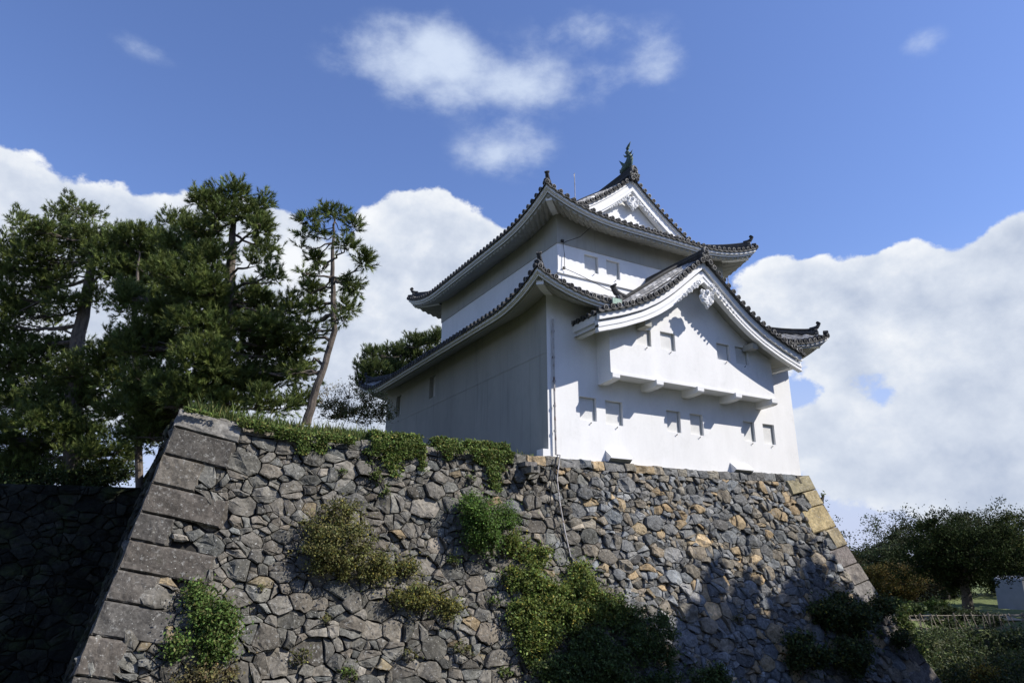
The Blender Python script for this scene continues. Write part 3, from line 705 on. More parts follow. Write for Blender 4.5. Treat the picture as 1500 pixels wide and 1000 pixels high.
def oni(mb, c, out, s=1.0, horn=True):
    """ridge end tile: arched plate with ring and boss, side fins, and an upturned tube above it"""
    c = np.array(c, float); o = np.array(out, float); o[2] = 0; o /= np.linalg.norm(o); a = np.cross(o, (0, 0, 1.)); z = np.array([0, 0, 1.])
    outl = [(-.24, -.10), (-.27, .05), (-.19, .12), (-.18, .30), (-.11, .42), (0, .46), (.11, .42), (.18, .30), (.19, .12), (.27, .05), (.24, -.10)]
    vs = [c+a*x*s+z*y*s+o*.05 for x, y in outl]+[c+a*x*s+z*y*s-o*.07 for x, y in outl]; n = len(outl)
    mb.add(vs, [tuple(range(n))[::-1], tuple(range(n, 2*n))]+[(i, (i+1) % n, n+(i+1) % n, n+i) for i in range(n)], (.06, .06, .058))
    pt = [c+o*.06+a*.13*s*cos(q)+z*(.22+.17*sin(q))*s for q in np.linspace(-.6, pi+.6, 12)]
    mb.tube(pt, .030*s, 6, (.30, .29, .27))
    mb.ball(c+o*.07+z*.2*s, .07*s, 8, 5, (.13, .13, .12))
    for q in (-1, 1):
        mb.tube([c+o*.07+a*q*.2*s+z*.02*s+(a*cos(k)+z*sin(k))*.055*s for k in np.linspace(0, 2*pi, 9)], .018*s, 5, (.22, .22, .2))
    if horn:
        b = c+z*.44*s
        pts = [b-o*.35*s, b-o*.1*s+z*.02*s, b+o*.1*s+z*.08*s, b+o*.2*s+z*.22*s, b+o*.24*s+z*.36*s]
        mb.tube(pts, [.10*s, .12*s, .125*s, .11*s, .11*s], 8, (.05, .05, .05)); disc(mb, pts[-1]+z*.02, o*.6+z*.8, .15*s, .08)

def rise(d): return .42*max(0.0, sin(pi*min(1, (d+.25)/4.9)))
def rolled_verge(mb, yv, sg, zf, dmax, first=.34, n=4, pitch=.25):
    """the roof rolls down towards the gable: rows of round tiles stepping up and back from the verge"""
    for s in (-1, 1):
        for k in range(n):
            f = sin((k+.6)/(n+.2)*pi/2); y = yv+sg*(first+pitch*k); D = np.linspace(dmax, .12, 22)
            row(mb, [(6.5+s*d, y, zf(d)+.06+f*rise(d)) for d in D], (0, 1, 0), .088, .28, 1)
        D = np.linspace(0, dmax, 30); vs = []
        Q = [(0, 0)]+[((first+pitch*k), sin((k+.6)/(n+.2)*pi/2)) for k in range(n)]+[(first+pitch*n, 1)]
        for d in D:
            for (q, f) in Q: vs.append((6.5+s*d, yv+sg*q, zf(d)+.02+f*rise(d)))
        m_ = len(Q); mb.add(vs, [(i*m_+j, i*m_+j+1, (i+1)*m_+j+1, (i+1)*m_+j) for i in range(len(D)-1) for j in range(m_-1)], (.07, .07, .07))
# lower roof
ZD = [(0, 8.30), (.5, 7.90), (1.0, 7.47), (1.8, 6.80), (2.5, 6.30), (3.3, 5.84), (4.3, 5.43), (5.5, 5.04), (6.2, 4.9)]
def dz_(d): d = abs(d); return float(np.interp(d, [a for a, b in ZD], [b for a, b in ZD]))
_x = np.linspace(0, 6.2, 125); _z = np.array([dz_(q) for q in _x]); _k = np.exp(-np.linspace(-1.6, 1.6, 17)**2); _k /= _k.sum()
_zs = np.convolve(np.concatenate([2*_z[0]-_z[8:0:-1], _z, 2*_z[-1]-_z[-2:-10:-1]]), _k, 'valid')
def dz(d): return float(np.interp(abs(d), _x, _zs))
lprof = lambda t: .44*t+.03*t*t
LR = Skirt(-1.36, 14.36, -1.36, 18.26, 5.70, lprof, .78, 3.6, None, (3.2, 3.05, 4.7, 3.05))
def cutl(x, t=0): return abs(x-6.5) < 3.92
def tst(x):
    d = abs(x-6.5)
    if d > 3.6: return -.06
    for t in np.linspace(0, 3.6, 60):
        if 5.70+lprof(t) > dz(d)-.08: return t
    return 9
lr = build_skirt(LR, 'lower_roof', False, 1.5, cutl, tst)
uprof = lambda t: .30*t+.05*t*t
UR = Skirt(.38, 12.62, .62, 15.6, 10.48, uprof, .82, 4.2, 1.75, (2.6, 6.12, 2.6, 6.12))
ur = build_skirt(UR, 'upper_roof', True, 1.32)
# corner beams under the eaves
def hipbeam(R, parent, l):
    for (sx, sy) in ((0, 0), (1, 0), (1, 1), (0, 1)):
        mb = MB(); path = []
        for t in (.30, .8, l):
            x = R.x0+t if not sx else R.x1-t; y = R.y0+t if not sy else R.y1-t; path.append((x, y, R.z(0, t, t)-.47))
        a = np.array([1, -1, 0.]) if sx == sy else np.array([1, 1, 0.]); a /= sqrt(2)
        mb.sweep(path, [(-.13, -.10), (.13, -.10), (.13, .12), (-.13, .12)], a, (0, 0, 1)); sub(mb.build('corner_beam', PLASTER), parent)
hipbeam(UR, ur, 1.35); hipbeam(LR, lr, 1.5)
# hip ridges with end tiles
def hips(R, T, parent, s=1.0):
    for (sx, sy) in ((0, 0), (1, 0), (1, 1), (0, 1)):
        pts = []
        for t in np.linspace(.02, T, 10):
            x = R.x0+t if not sx else R.x1-t; y = R.y0+t if not sy else R.y1-t; pts.append((x, y, R.z(0, t, t)+.04))
        out = (-1 if not sx else 1, -1 if not sy else 1, 0)
        m = MB(); ridge(m, pts[1:], .12, .24, 3, .07); sub(m.build('hip_ridge', TILE), parent)
        m = MB(); p = np.array(pts[1]); oni(m, p+np.array([0, 0, .0]), out, .72)
        q = np.array(pts[0])+np.array([0, 0, .06]); disc(m, q+np.array(out)*.02, out, .12, .2)
        sub(m.build('finial', TILE), parent)
hips(UR, 1.95, ur); hips(LR, 3.05, lr)
# ---- upper gable
YG, YV = 2.78, 2.28      # gable wall, verge
def uz(x): t = 6.12-abs(x-6.5); return UR.ez+uprof(t)
def verge(R_, xs_fn, zf, yv, sgn, dmax, d0, mb, gap=TS, length=.55):
    """short tiles lying across the verge with round ends facing out of the gable"""
    ds = [d0]; d = d0
    while d < dmax:
        sl = (zf(d+.05)-zf(d))/.05; d += gap/sqrt(1+sl*sl); ds.append(d)
    for s in (-1, 1):
        for d in ds[:-1]:
            x = 6.5+s*d; z = zf(d)+.11; row(mb, [(x, yv, z), (x, yv-sgn*-length, z)], (1, 0, 0), .085); disc(mb, (x, yv-.01*1, z), (0, -1*(1 if sgn > 0 else -1), -.05), .11)
            d2 = d+.33/sqrt(1+((zf(d+.05)-zf(d))/.05)**2); drip(mb, (x, yv+.02*sgn, z-.03), (6.5+s*d2, yv+.02*sgn, zf(d2)+.08), (0, -sgn, 0))
zu = lambda d: UR.ez+uprof(6.12-d)
for (yv, yg, sg) in ((YV, YG, 1), (UR.y1-(YV-UR.y0), UR.y1-(YG-UR.y0), -1)):
    m = MB(); verge(UR, None, zu, yv, sg, 4.35, .18, m); rolled_verge(m, yv, sg, zu, 4.1); sub(m.build('verge_tiles', TILE), ur)
    gm = MB(); xs = np.linspace(-4.2, 4.2, 41); vs = []
    for x in xs: vs += [(6.5+x, yg, UR.ez+uprof(yg-UR.y0 if sg > 0 else UR.y1-yg)-.25), (6.5+x, yg, max(zu(abs(x))-.05, UR.ez+uprof(2.1)-.24))]
    gm.add(vs, [(2*i, 2*i+2, 2*i+3, 2*i+1) for i in range(40)]); sub(gm.build('gable_wall', PLASTER), ur)
    for s in (-1, 1):
        pth = [(6.5+s*d, 0, zu(d)) for d in np.linspace(0, 4.45, 24)]; a = (0, 1 if sg > 0 else -1, 0)
        b = MB()
        for (q0, q1, z0, z1) in ((.10, .20, -.15, .02), (.16, .26, -.42, -.16), (.13, .22, -.62, -.43), (.2, .44, -.72, -.1)):
            b.sweep([(p[0], yv, p[2]) for p in pth], [(q0, z0), (q1, z0), (q1, z1), (q0, z1)], a, (0, 0, 1))
        sub(b.build('bargeboard', PLASTER), ur)
    # descending ridges just inside the verge
    for s in (-1, 1):
        q = MB(); pts = [(6.5+s*d, yv+1.40*sg, zu(d)+.02+rise(d)) for d in np.linspace(.25, 3.9, 12)]; ridge(q, pts, .12, .16, 3, .07); oni(q, np.array(pts[-1])+np.array([s*.05, 0, 0]), (s, 0, 0), .8); sub(q.build('descending_ridge', TILE), ur)
# main ridge
m = MB(); ya, yb = YV+.02, UR.y1-(YV-UR.y0)-.02; zr = UR.ez+uprof(6.12)+.04
rp = [(6.5, y, zr+.10*abs((y-8.1)/6)**2) for y in np.linspace(ya, yb, 12)]; ridge(m, rp, .2, .46, 6, .1); sub(m.build('main_ridge', TILE), ur)
for (y, o) in ((ya-.06, -1), (yb+.06, 1)):
    m = MB(); oni(m, (6.5, y, zr+.1), (0, o, 0), 1.15, False); disc(m, (6.5, y+o*.1, zr+.02), (0, o, 0), .13, .3); disc(m, (6.36, y+o*.08, zr-.12), (0, o, 0), .11, .2); disc(m, (6.64, y+o*.08, zr-.12), (0, o, 0), .11, .2)
    sub(m.build('ridge_end_tile', TILE), ur)
# carved gable pendant
def gegyo(mb, cx, y, z, s, zf, wing, sgn=-1):
    """turnip-shaped carved board with scrolls, boss and leafy wings following the bargeboard"""
    n = 28; out = []
    for i in range(n):
        q = 2*pi*i/n; r = .42+.05*cos(5*q)+.03*cos(9*q+1); xx = r*sin(q)*.95; zz = -r*cos(q)*(1.25 if cos(q) > 0 else .75); out.append((xx, zz))
    def ring(k, d): return [(cx+x*k*s, y+sgn*d*s, z+zz*k*s) for x, zz in out]
    vs = ring(1, 0)+ring(1, .05)+ring(.86, .10)+ring(.3, .12)+[(cx, y+sgn*.12*s, z)]
    fs = [(r*n+i, r*n+(i+1) % n, (r+1)*n+(i+1) % n, (r+1)*n+i) for r in range(3) for i in range(n)]+[(3*n+i, 3*n+(i+1) % n, 4*n) for i in range(n)]
    mb.add(vs, fs)
    for q in (-1, 1):
        for (ox, oz, rr) in ((.19, -.1, .17), (.1, -.36, .1), (.3, .16, .11)):
            sp = [(cx+q*(ox+rr*(1-k/22)*cos(k*.62))*s, y+sgn*(.12+.012*sin(k))*s, z+(oz+rr*(1-k/22)*sin(k*.62))*s) for k in range(20)]
            mb.tube(sp, [.034*s*(1-k/30) for k in range(20)], 6)
    mb.ball((cx, y+sgn*.15*s, z+.2*s), (.12*s, .08*s, .12*s), 8, 5)
    mb.tube([(cx, y+sgn*.1*s, z+.2*s), (cx, y+sgn*.26*s, z+.2*s)], [.05*s, .025*s], 6)
    for q in (-1, 1):
        for k in range(9):
            d = .42*s+(wing-.42*s)*k/8; a = .17*s*(1-k/11)
            xx = cx+q*d; zz = zf(d)+a*.1
            mb.ball((xx, y+sgn*.05*s, zz-.02-.05*s*(k % 2)), (a*.95, .05*s, a*.8), 8, 5)
            sp = [(xx+q*(a*.7*(1-j/14))*cos(j*.7), y+sgn*.095*s, zz-.03+(a*.7*(1-j/14))*sin(j*.7)) for j in range(11)]; mb.tube(sp, .022*s, 5)
m = MB(); gegyo(m, 6.5, YG-.26, 13.0, .8, lambda d: zu(d)-.72, 1.4); sub(m.build('carved_pendant', PLASTER), ur)
# roof-fish ornaments
def shachi(y, o):
    m = MB(); b = np.array([6.5, y, zr+.60]); O = np.array([0, o, 0.]); Z = np.array([0, 0, 1.]); X = np.array([1., 0, 0])
    sp = [b-O*.55+Z*.02, b-O*.42+Z*.14, b-O*.2+Z*.22, b+O*.02+Z*.36, b+O*.10+Z*.58, b+O*.05+Z*.80, b-O*.0+Z*.86, b+O*.0+Z*.9]
    m.tube(sp, [.10, .17, .20, .19, .16, .13, .10, .03], 8)
    m.ball(b-O*.5+Z*.12, (.15, .17, .13), 8, 5)          # head
    for q in (-1, 1):
        m.ball(b-O*.55+X*q*.11+Z*.2, .04, 6, 4)
        m.add([b-O*.3+X*q*.14+Z*.2, b-O*.1+X*q*.16+Z*.3, b-O*.25+X*q*.42+Z*.5, b-O*.27+X*q*.14+Z*.18], [(0, 1, 2), (1, 3, 2), (3, 0, 2)])
    p0 = sp[5]                                            # tall crescent tail with a short second fork
    m.tube([p0, p0-O*.13+Z*.2, p0-O*.10+Z*.38, p0+O*.03+Z*.52, p0+O*.18+Z*.64], [.12, .12, .09, .055, .008], 7)
    m.tube([p0-Z*.1, p0-O*.3+Z*.05, p0-O*.42+Z*.22], [.08, .05, .008], 6)
    for k in range(2, 6):                                 # dorsal spikes
        p = sp[k]; m.tube([p+O*.1, p+O*.28+Z*.12], [.05, .006], 5); m.tube([p-O*.08+Z*.1, p-O*.2+Z*.26], [.035, .005], 5)
    sub(m.build('roof_fish', COPPER, None, True), ur)
shachi(ya+.28, -1); shachi(yb-.28, 1)
# lightning rods
m = MB(); m.tube([(5.6, 5.9, 13.2), (5.6, 5.9, 16.1)], .022, 6); m.tube([(5.6, 5.9, 15.8), (5.56, 5.9, 16.0)], .012, 5); sub(m.build('lightning_rod', PIPE), ur)
m = MB(); m.tube([(12.4, 2.4, 8.2), (12.4, 2.4, 10.45)], .022, 6); sub(m.build('lightning_rod', PIPE), lr)

# ---- dormer gable over the projecting bay
YD, YDB = -1.78, -1.46
tiles = MB(); ys = []
y = YD+.62
while y < UY0-.05: ys.append(y); y += TS
ys = [-.12+TS*k for k in range(int((UY0-.1+.12)/TS)+1)]
def dend(yy):
    if yy < .1: return 5.45
    t = yy-LR.y0
    for d in np.linspace(0, 5.45, 90):
        if LR.ez+lprof(min(t, 3.5)) > dz(d)+.12: return d
    return 5.45
for s in (-1, 1):
    for yy in ys:
        de = dend(yy)
        if de < .3: continue
        k = max(3, int(de/.35)); row(tiles, [(6.5+s*(de-(de-.1)*j/k), yy, dz(de-(de-.1)*j/k)+.05+rise(de-(de-.1)*j/k)) for j in range(k+1)], (0, 1, 0), .088)
    K = 40
    for (ya_, yb_) in [(YD+.02, -.44), (-.44, .1)]+[(q, q+.2) for q in np.arange(.1, 2.1, .2)]:
        de = dend((ya_+yb_)/2) if ya_ > 0 else 5.45; vs = []
        for j in range(K+1): d = de*j/K; rr_ = rise(d) if ya_ > -1 else -.02; vs += [(6.5+s*d, ya_, dz(d)+.005+rr_), (6.5+s*d, yb_, dz(d)+.005+rr_)]
        tiles.add(vs, [(2*j, 2*j+1, 2*j+3, 2*j+2) for j in range(K)], (.07, .07, .07))
dr = tiles.build('dormer_roof', TILE, tur)
m = MB(); verge(None, None, dz, YD, 1, 5.35, .2, m, TS, .3); rolled_verge(m, YD, 1, dz, 4.3)
for s in (-1, 1):     # eave ends at the sides of the dormer
    for yy in np.arange(YD+.12, .1, TS):
        row(m, [(6.5+s*5.45, yy, dz(5.5)+.05), (6.5+s*4.2, yy, dz(4.2)+.05)], (0, 1, 0), .085)
        if yy < .1: disc(m, (6.5+s*5.5, yy, dz(5.5)+.06), (s, 0, -.1), .105)
sub(m.build('verge_tiles', TILE), dr)
for s in (-1, 1):
    b = MB(); D = np.linspace(0, 5.42, 40)
    def wid(d): return 1.0-.24*min(1, d/3.5) if True else 0
    def band(q0, q1, f0, f1):
        vs = []
        for d in D:
            x = 6.5+s*d; z = dz(d); z0 = z-f0*wid(d)-.06; z1 = z-f1*wid(d)-.06+(.08 if f1 == 0 else 0); vs += [(x, YD+q0, z0), (x, YD+q1, z0), (x, YD+q1, z1), (x, YD+q0, z1)]
        n = len(D); b.add(vs, [(4*i+j, 4*i+(j+1) % 4, 4*i+4+(j+1) % 4, 4*i+4+j) for i in range(n-1) for j in range(4)]+[(3, 2, 1, 0), tuple(4*(n-1)+j for j in range(4))])
    band(.14, .30, .27, 0); band(.34, .50, .36, .27); band(.24, .42, .80, .36); band(.21, .42, .62, .5); band(.20, .42, .86, .79)
    sub(b.build('bargeboard', PLASTER), dr)
    # wing soffit and side fascia
    b = MB(); vs = []
    for d in D: x = 6.5+s*d; vs += [(x, YD+.40, dz(d)-.50), (x, .02, dz(d)-.50)]
    b.add(vs, [(2*j, 2*j+1, 2*j+3, 2*j+2) for j in range(len(D)-1)])
    sub(b.build('soffit', SHADE_AGED), dr)
    b = MB(); xe = 6.5+s*5.42; zz = dz(5.42)
    b.box((min(xe-s*.12, xe), YD+.43, zz-.30), (max(xe-s*.12, xe), .0, zz-.03)); b.box((min(xe-s*.35, xe-s*.122), YD+.43, zz-.52), (max(xe-s*.35, xe-s*.122), .0, zz-.22)); sub(b.build('fascia', PLASTER), dr)
    # descending ridge with its end tile
    q = MB(); yy = -.40; pts = [(6.5+s*d, yy, dz(d)+.03+rise(d)) for d in np.linspace(.2, 3.45, 12)]; ridge(q, pts, .13, .18, 3, .075); oni(q, np.array(pts[-1])+np.array([s*.06, 0, -.02]), (s, 0, 0), 1.0); sub(q.build('descending_ridge', TILE), dr)
m = MB(); ridge(m, [(6.5, y, dz(0)+.03) for y in np.linspace(YD+.05, UY0, 6)], .17, .36, 5, .09); sub(m.build('main_ridge', TILE), dr)
m = MB(); oni(m, (6.5, YD-.02, dz(0)+.13), (0, -1, 0), .95, False); disc(m, (6.5, YD-.08, dz(0)+.02), (0, -1, 0), .13, .3); disc(m, (6.28, YD-.06, dz(0)-.10), (0, -1, 0), .12, .2); disc(m, (6.72, YD-.06, dz(0)-.10), (0, -1, 0), .12, .2); sub(m.build('ridge_end_tile', TILE), dr)
m = MB(); gegyo(m, 6.5, YD+.18, 6.72, .88, lambda d: dz(d)-.74, 1.6); sub(m.build('carved_pendant', PLASTER), dr)
# purlin ends under the dormer eaves
for s in (-1, 1):
    m = MB(); m.box((6.5+s*2.9-.16, YD+.42, dz(2.9)-1.02), (6.5+s*2.9+.16, -.8, dz(2.9)-.78)); sub(m.build('purlin_end', SHADE_AGED), dr)
# copper patch at the junction
m = MB(); c = on_plane(904, 441, 1, -1.5); m.box((c[0]-.22, -1.52, c[2]-.12), (c[0]+.2, -1.48, c[2]+.1)); sub(m.build('copper_flashing', GCOP), dr)

# projecting bay
BX0, BX1, YBY = 2.12, 10.88, -.82
m = MB(); bh = [(3.45, 4.16, 4.46, 5.13), (4.64, 5.4, 4.46, 5.19), (7.68, 8.42, 4.49, 5.2), (8.76, 9.52, 4.47, 5.22)]
holed(m, (0, YBY, 0), (1, 0, 0), (0, 0, 1), BX0, BX1, 3.15, 5.25, bh, DN, (0, -1, 0))
for h in bh: window((0, YBY, 0), (1, 0, 0), (0, 0, 1), h, DN, (0, -1, 0))
xs = np.linspace(-4.0, 4.0, 41); vs = []
for x in xs: vs += [(6.5+x, YBY, 5.25), (6.5+x, YBY, max(5.26, dz(x)-.2))]
m.add(vs, [(2*i, 2*i+2, 2*i+3, 2*i+1) for i in range(40)])
m.add([(BX0, YBY, 3.15), (BX0, 0, 3.15), (BX0, 0, 5.25), (BX0, YBY, 5.25)], [(3, 2, 1, 0)]); m.add([(BX1, YBY, 3.15), (BX1, 0, 3.15), (BX1, 0, 5.25), (BX1, YBY, 5.25)], [(0, 1, 2, 3)])
m.add([(BX0, YBY, 3.15), (BX1, YBY, 3.15), (BX1, 0, 3.15), (BX0, 0, 3.15)], [(3, 2, 1, 0)])
bay = m.build('projecting_bay', PLASTER, tur)
m = MB(); m.box((BX0-.0, YBY-.025, 3.12), (BX1+.04, YBY-.001, 3.20)); sub(m.build('sill_band', PLASTER), bay)
for x0 in (2.115, 4.21, 6.31, 8.42, 10.56):
    m = MB(); x1 = x0+.34
    m.sweep([(x0, 0, 0), (x1, 0, 0)], [(-.93, 3.155), (-.93, 2.98), (-.90, 2.93), (-.80, 2.90), (-.3, 2.87), (.03, 2.86), (.03, 3.145)], (0, 1, 0), (0, 0, 1)); sub(m.build('corbel', PLASTER), bay)
# little stone-drop hoods at the wall foot
for (x0, x1) in ((2.36, 3.36), (8.7, 9.72)):
    m = MB()
    m.add([(x0, -.01, .44), (x1, -.01, .44), (x1, -.30, .20), (x0, -.30, .20), (x0, -.30, .14), (x1, -.30, .14), (x0, -.01, -.1), (x1, -.01, -.1), (x0+.04, -.30, .13), (x1-.04, -.30, .13), (x1-.04, -.01, .0), (x0+.04, -.01, .0)],
          [(0, 1, 2, 3), (3, 2, 5, 4), (0, 3, 4, 6), (1, 7, 5, 2), (4, 5, 9, 8)]); m.build('stone_drop_hood', PLASTER, tur)
    m = MB(); m.add([(x0+.04, -.29, .14), (x1-.04, -.29, .14), (x1-.04, -.012, -.05), (x0+.04, -.012, -.05)], [(0, 1, 2, 3)]); m.build('hood_opening', SHADE_AGED, tur)
# rain pipe and cables
m = MB(); p = [(.10, -.10, 5.1), (.10, -.10, 3), (.12, -.10, .1)]
m.tube(p, .035, 8)
for z in (4.6, 3.6, 2.7, 1.8, .9): m.tube([(.10, -.10, z), (.10, -.10, z+.06)], .055, 8)
m.build('downpipe', PIPE, tur)
def CPT(px, py):
    p_ = on_plane(px, py, 1, -1.0)
    for _ in range(8): p_ = on_plane(px, py, 1, Y0-g(ztop(p_[0])-p_[2])-.1)
    return p_
m = MB(); q = [(.12, -.36, .05)]+[tuple(CPT(px_, py_)) for px_, py_ in ((816, 700), (820, 735), (827, 775), (836, 815))]
m.tube([(.12, -.10, .1)]+q, .022, 8); m.build('cable_duct', PIPE, tur)
m = MB(); m.tube([(.02, -.35, .04)]+[tuple(CPT(px_, py_)) for px_, py_ in ((808, 705), (806, 740), (818, 785), (832, 812))], .016, 5); m.build('cable', IRON, tur)
m = MB(); c0 = [(3.0, .9, 10.15), (2.6, 1.5, 9.7), (2.25, 2.02, 9.62), (2.1, 2.03, 9.5), (2.15, 2.02, 9.0), (2.12, 2.0, 8.35), (2.6, 1.6, 8.0), (3.4, .6, 7.3), (4.0, -.4, 6.6)]
c0 = [(a_-.2, b_-.3 if b_ > 1.4 else b_, z_-.12) for a_, b_, z_ in c0]; m.tube(c0, .014, 5); m.box((1.8, 1.68, 9.44), (1.92, 1.76, 9.54)); m.box((1.86, 1.68, 8.20), (1.96, 1.76, 8.30)); m.build('cable', IRON, tur)

# ------------------------------------------------------------ plants
def rand_dirs(n, r=rng):
    v = r.normal(size=(n, 3)); return v/np.linalg.norm(v, axis=1, keepdims=True)
def leaf_quads(P, size, nbias, cols, asp=.55):
    """diamond leaves at points P"""
    n = len(P); d = rand_dirs(n)*.9+np.asarray(nbias); d /= np.linalg.norm(d, axis=1, keepdims=True)
    a = np.cross(d, rand_dirs(n)); a /= np.linalg.norm(a, axis=1, keepdims=True)+1e-9; b = np.cross(d, a)
    s = size*rng.uniform(.6, 1.3, (n, 1)); fold = d*s*.18
    V = np.stack([P-a*s, P-b*s*asp+fold, P+a*s, P+b*s*asp+fold], 1).reshape(-1, 3); return V
def leaf_cols(n, base, var=.3, alt=None, altp=0.0):
    c = np.array(base)*np.exp(rng.normal(0, var, (n, 1)))*(1+rng.normal(0, .08, (n, 3)))
    if alt is not None: k = rng.random(n) < altp; c[k] = np.array(alt)*np.exp(rng.normal(0, var, (k.sum(), 1)))
    return np.clip(c, .003, .6)
def clumpy(n, c, r, nsub, sub, shell=.55):
    """points gathered in small clumps through an ellipsoid"""
    cc = rand_dirs(nsub)*(shell+(1-shell)*rng.random((nsub, 1)))*np.array(r)+np.array(c)
    w = rng.random(nsub)**.7+.25; w /= w.sum(); idx = rng.choice(nsub, n, p=w)
    k_ = np.where(rng.random((n, 1)) < (.22 if max(sub) < .5 else .1), 1.35 if max(sub) < .5 else .9, .6)*rng.uniform(.6, 1.3, (nsub, 1))[idx]
    return cc[idx]+rng.normal(size=(n, 3))*np.array(sub)*k_, cc
def shrub(name, label, cat, anchor, blobs, n, size, col, nbias=(.0, -.4, .6), alt=None, altp=0., group=None, stemcol=None, var=.35, sub_=.16):
    root = empty(name, anchor, label, cat, group); V = []; C = []; stems = MB()
    tot = sum(b[1][0]*b[1][1]*b[1][2] for b in blobs)**1.0
    for (c, r) in blobs:
        k = max(30, int(n*(r[0]*r[1]*r[2])/tot)); P, cc = clumpy(k, c, r, max(6, int(60*min(r))+12), (sub_, sub_, sub_*.8), .35)
        V.append(leaf_quads(P, size, nbias, None)); C.append(leaf_cols(k, col, var, alt, altp))
        for q in cc[:12]:
            a = np.array(c, float)+np.array([0, r[1]*.8, -r[2]*.6]) if len(blobs) > 3 else np.array(anchor, float); m = (a+q)/2+np.array([0, -.1, -.1*abs(q[2]-a[2])]); stems.tube([a, m, q], [.016, .011, .005], 4)
    np_mesh('foliage', np.concatenate(V), 4, np.concatenate(C), LEAF, root); stems.build('stem', BARK2, root)
    return root
def wall_pt(px, py, d=0):
    p = on_plane(px, py, 1, -1.0)
    for _ in range(8):
        h = ztop(p[0])-p[2]; p = on_plane(px, py, 1, Y0-g(h)-d)
    return p
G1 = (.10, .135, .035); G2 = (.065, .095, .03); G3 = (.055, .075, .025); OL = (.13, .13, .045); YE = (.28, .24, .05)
# bushes rooted in the wall
def wshrub(name, label, blobs, n, size, col, **k):
    bb = [(wall_pt(px, py, d), (rx, ry, rz)) for (px, py, d, rx, ry, rz) in blobs]
    return shrub(name, label, 'shrub' if 'cat' not in k else k.pop('cat'), wall_pt(blobs[0][0], blobs[0][1]+10, 0), bb, n, size, col, **k)
wshrub('shrub', 'loose olive green shrub growing out of the left stones below the ivy, upper one', [(500, 805, .5, 1.0, .5, .75), (465, 775, .35, .45, .3, .35), (545, 825, .4, .5, .35, .45), (500, 755, .4, .6, .3, .45)], 13000, .036, OL, alt=YE, altp=.06)
wshrub('shrub', 'straggly yellowish shrub low between the olive shrub and the ivy cascade', [(610, 875, .25, .8, .2, .38), (560, 830, .25, .4, .2, .3), (655, 890, .2, .5, .15, .3), (600, 830, .2, .35, .15, .25)], 7000, .036, (.12, .125, .04), alt=YE, altp=.16)
wshrub('fern_bush', 'bright green feathery bush high on the wall under the turret corner', [(715, 762, .55, .85, .5, .6), (690, 740, .45, .45, .35, .35), (745, 755, .45, .4, .3, .34), (710, 790, .4, .7, .3, .4)], 15000, .035, (.10, .17, .035), cat='bush', nbias=(0, -.3, .8), alt=G2, altp=.2)
wshrub('ivy', 'long cascade of sunlit ivy hanging down the middle of the wall', [(755, 800, .2, .45, .2, .5), (770, 845, .3, .7, .25, .5), (800, 870, .3, .75, .3, .5), (790, 815, .2, .5, .2, .4), (850, 865, .3, .85, .35, .5), (890, 890, .35, .7, .35, .5), (760, 900, .25, .45, .2, .6), (770, 950, .2, .4, .2, .6), (850, 835, .2, .4, .2, .3), (800, 900, .3, .9, .3, .6), (840, 900, .35, .9, .35, .5), (790, 930, .3, .7, .3, .6)], 42000, .045, (.13, .17, .04), cat='ivy', alt=YE, altp=.08)
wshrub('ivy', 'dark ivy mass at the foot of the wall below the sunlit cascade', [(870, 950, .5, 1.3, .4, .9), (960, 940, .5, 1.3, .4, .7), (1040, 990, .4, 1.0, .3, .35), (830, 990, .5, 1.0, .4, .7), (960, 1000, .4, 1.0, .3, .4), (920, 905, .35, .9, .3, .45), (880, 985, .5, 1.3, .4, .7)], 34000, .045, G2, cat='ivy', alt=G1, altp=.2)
wshrub('shrub', 'dense green shrub climbing beside the big corner stones at lower left', [(315, 915, .3, .48, .35, .50), (292, 880, .25, .22, .25, .35), (320, 945, .3, .4, .3, .35), (285, 860, .2, .15, .15, .25), (262, 945, .25, .22, .2, .3), (325, 905, .3, .4, .3, .35)], 12000, .040, (.095, .15, .035), alt=OL, altp=.2)
wshrub('shrub', 'dry tangled weeds at the very bottom left edge of the stones', [(290, 990, .2, .5, .2, .2), (330, 985, .2, .35, .15, .2)], 900, .04, (.16, .14, .06), cat='weeds')
wshrub('shrub', 'dark spreading shrub across the lower right corner of the wall', [(1255, 905, .7, .9, .6, .6), (1215, 900, .5, .8, .5, .5), (1290, 890, .5, .45, .4, .45), (1180, 955, .6, 1.1, .5, .6), (1250, 960, .7, 1.1, .5, .6), (1320, 935, .4, .35, .3, .4), (1230, 880, .4, .7, .3, .3)], 30000, .06, G3, alt=(.16, .15, .03), altp=.08)
sp2 = [(np.array([13.75, -.2, -.95]), (.14, .14, .2)), (np.array([13.85, -.35, -.65]), (.12, .1, .12)), (np.array([13.78, -.3, -1.3]), (.12, .1, .15))]
shrub('leafy_sprig', 'tiny leafy sprig sticking out beside the tan corner stones', 'sprig', (13.5, -.3, -1.1), sp2, 170, .06, (.10, .13, .03), sub_=.06)
for i, (px, py, w, n, col) in enumerate(((440, 960, .3, 160, OL), (510, 985, .3, 240, G1), (680, 950, .35, 260, OL), (740, 985, .3, 200, G1), (665, 820, .2, 160, G1), (690, 700, .15, 60, G1), (1290, 925, .3, 160, G1), (595, 960, .3, 120, OL), (380, 860, .12, 60, OL), (500, 690, .12, 70, G1), (480, 905, .15, 80, OL), (725, 880, .2, 160, G1), (1080, 905, .2, 90, OL))):
    wshrub('weed_tuft', 'small weed tuft rooted in a joint of the rubble wall', [(px, py, .08, w, .1, w*.6)], n, .04, col, cat='weed', group='weed tufts rooted in the wall joints', sub_=.08)
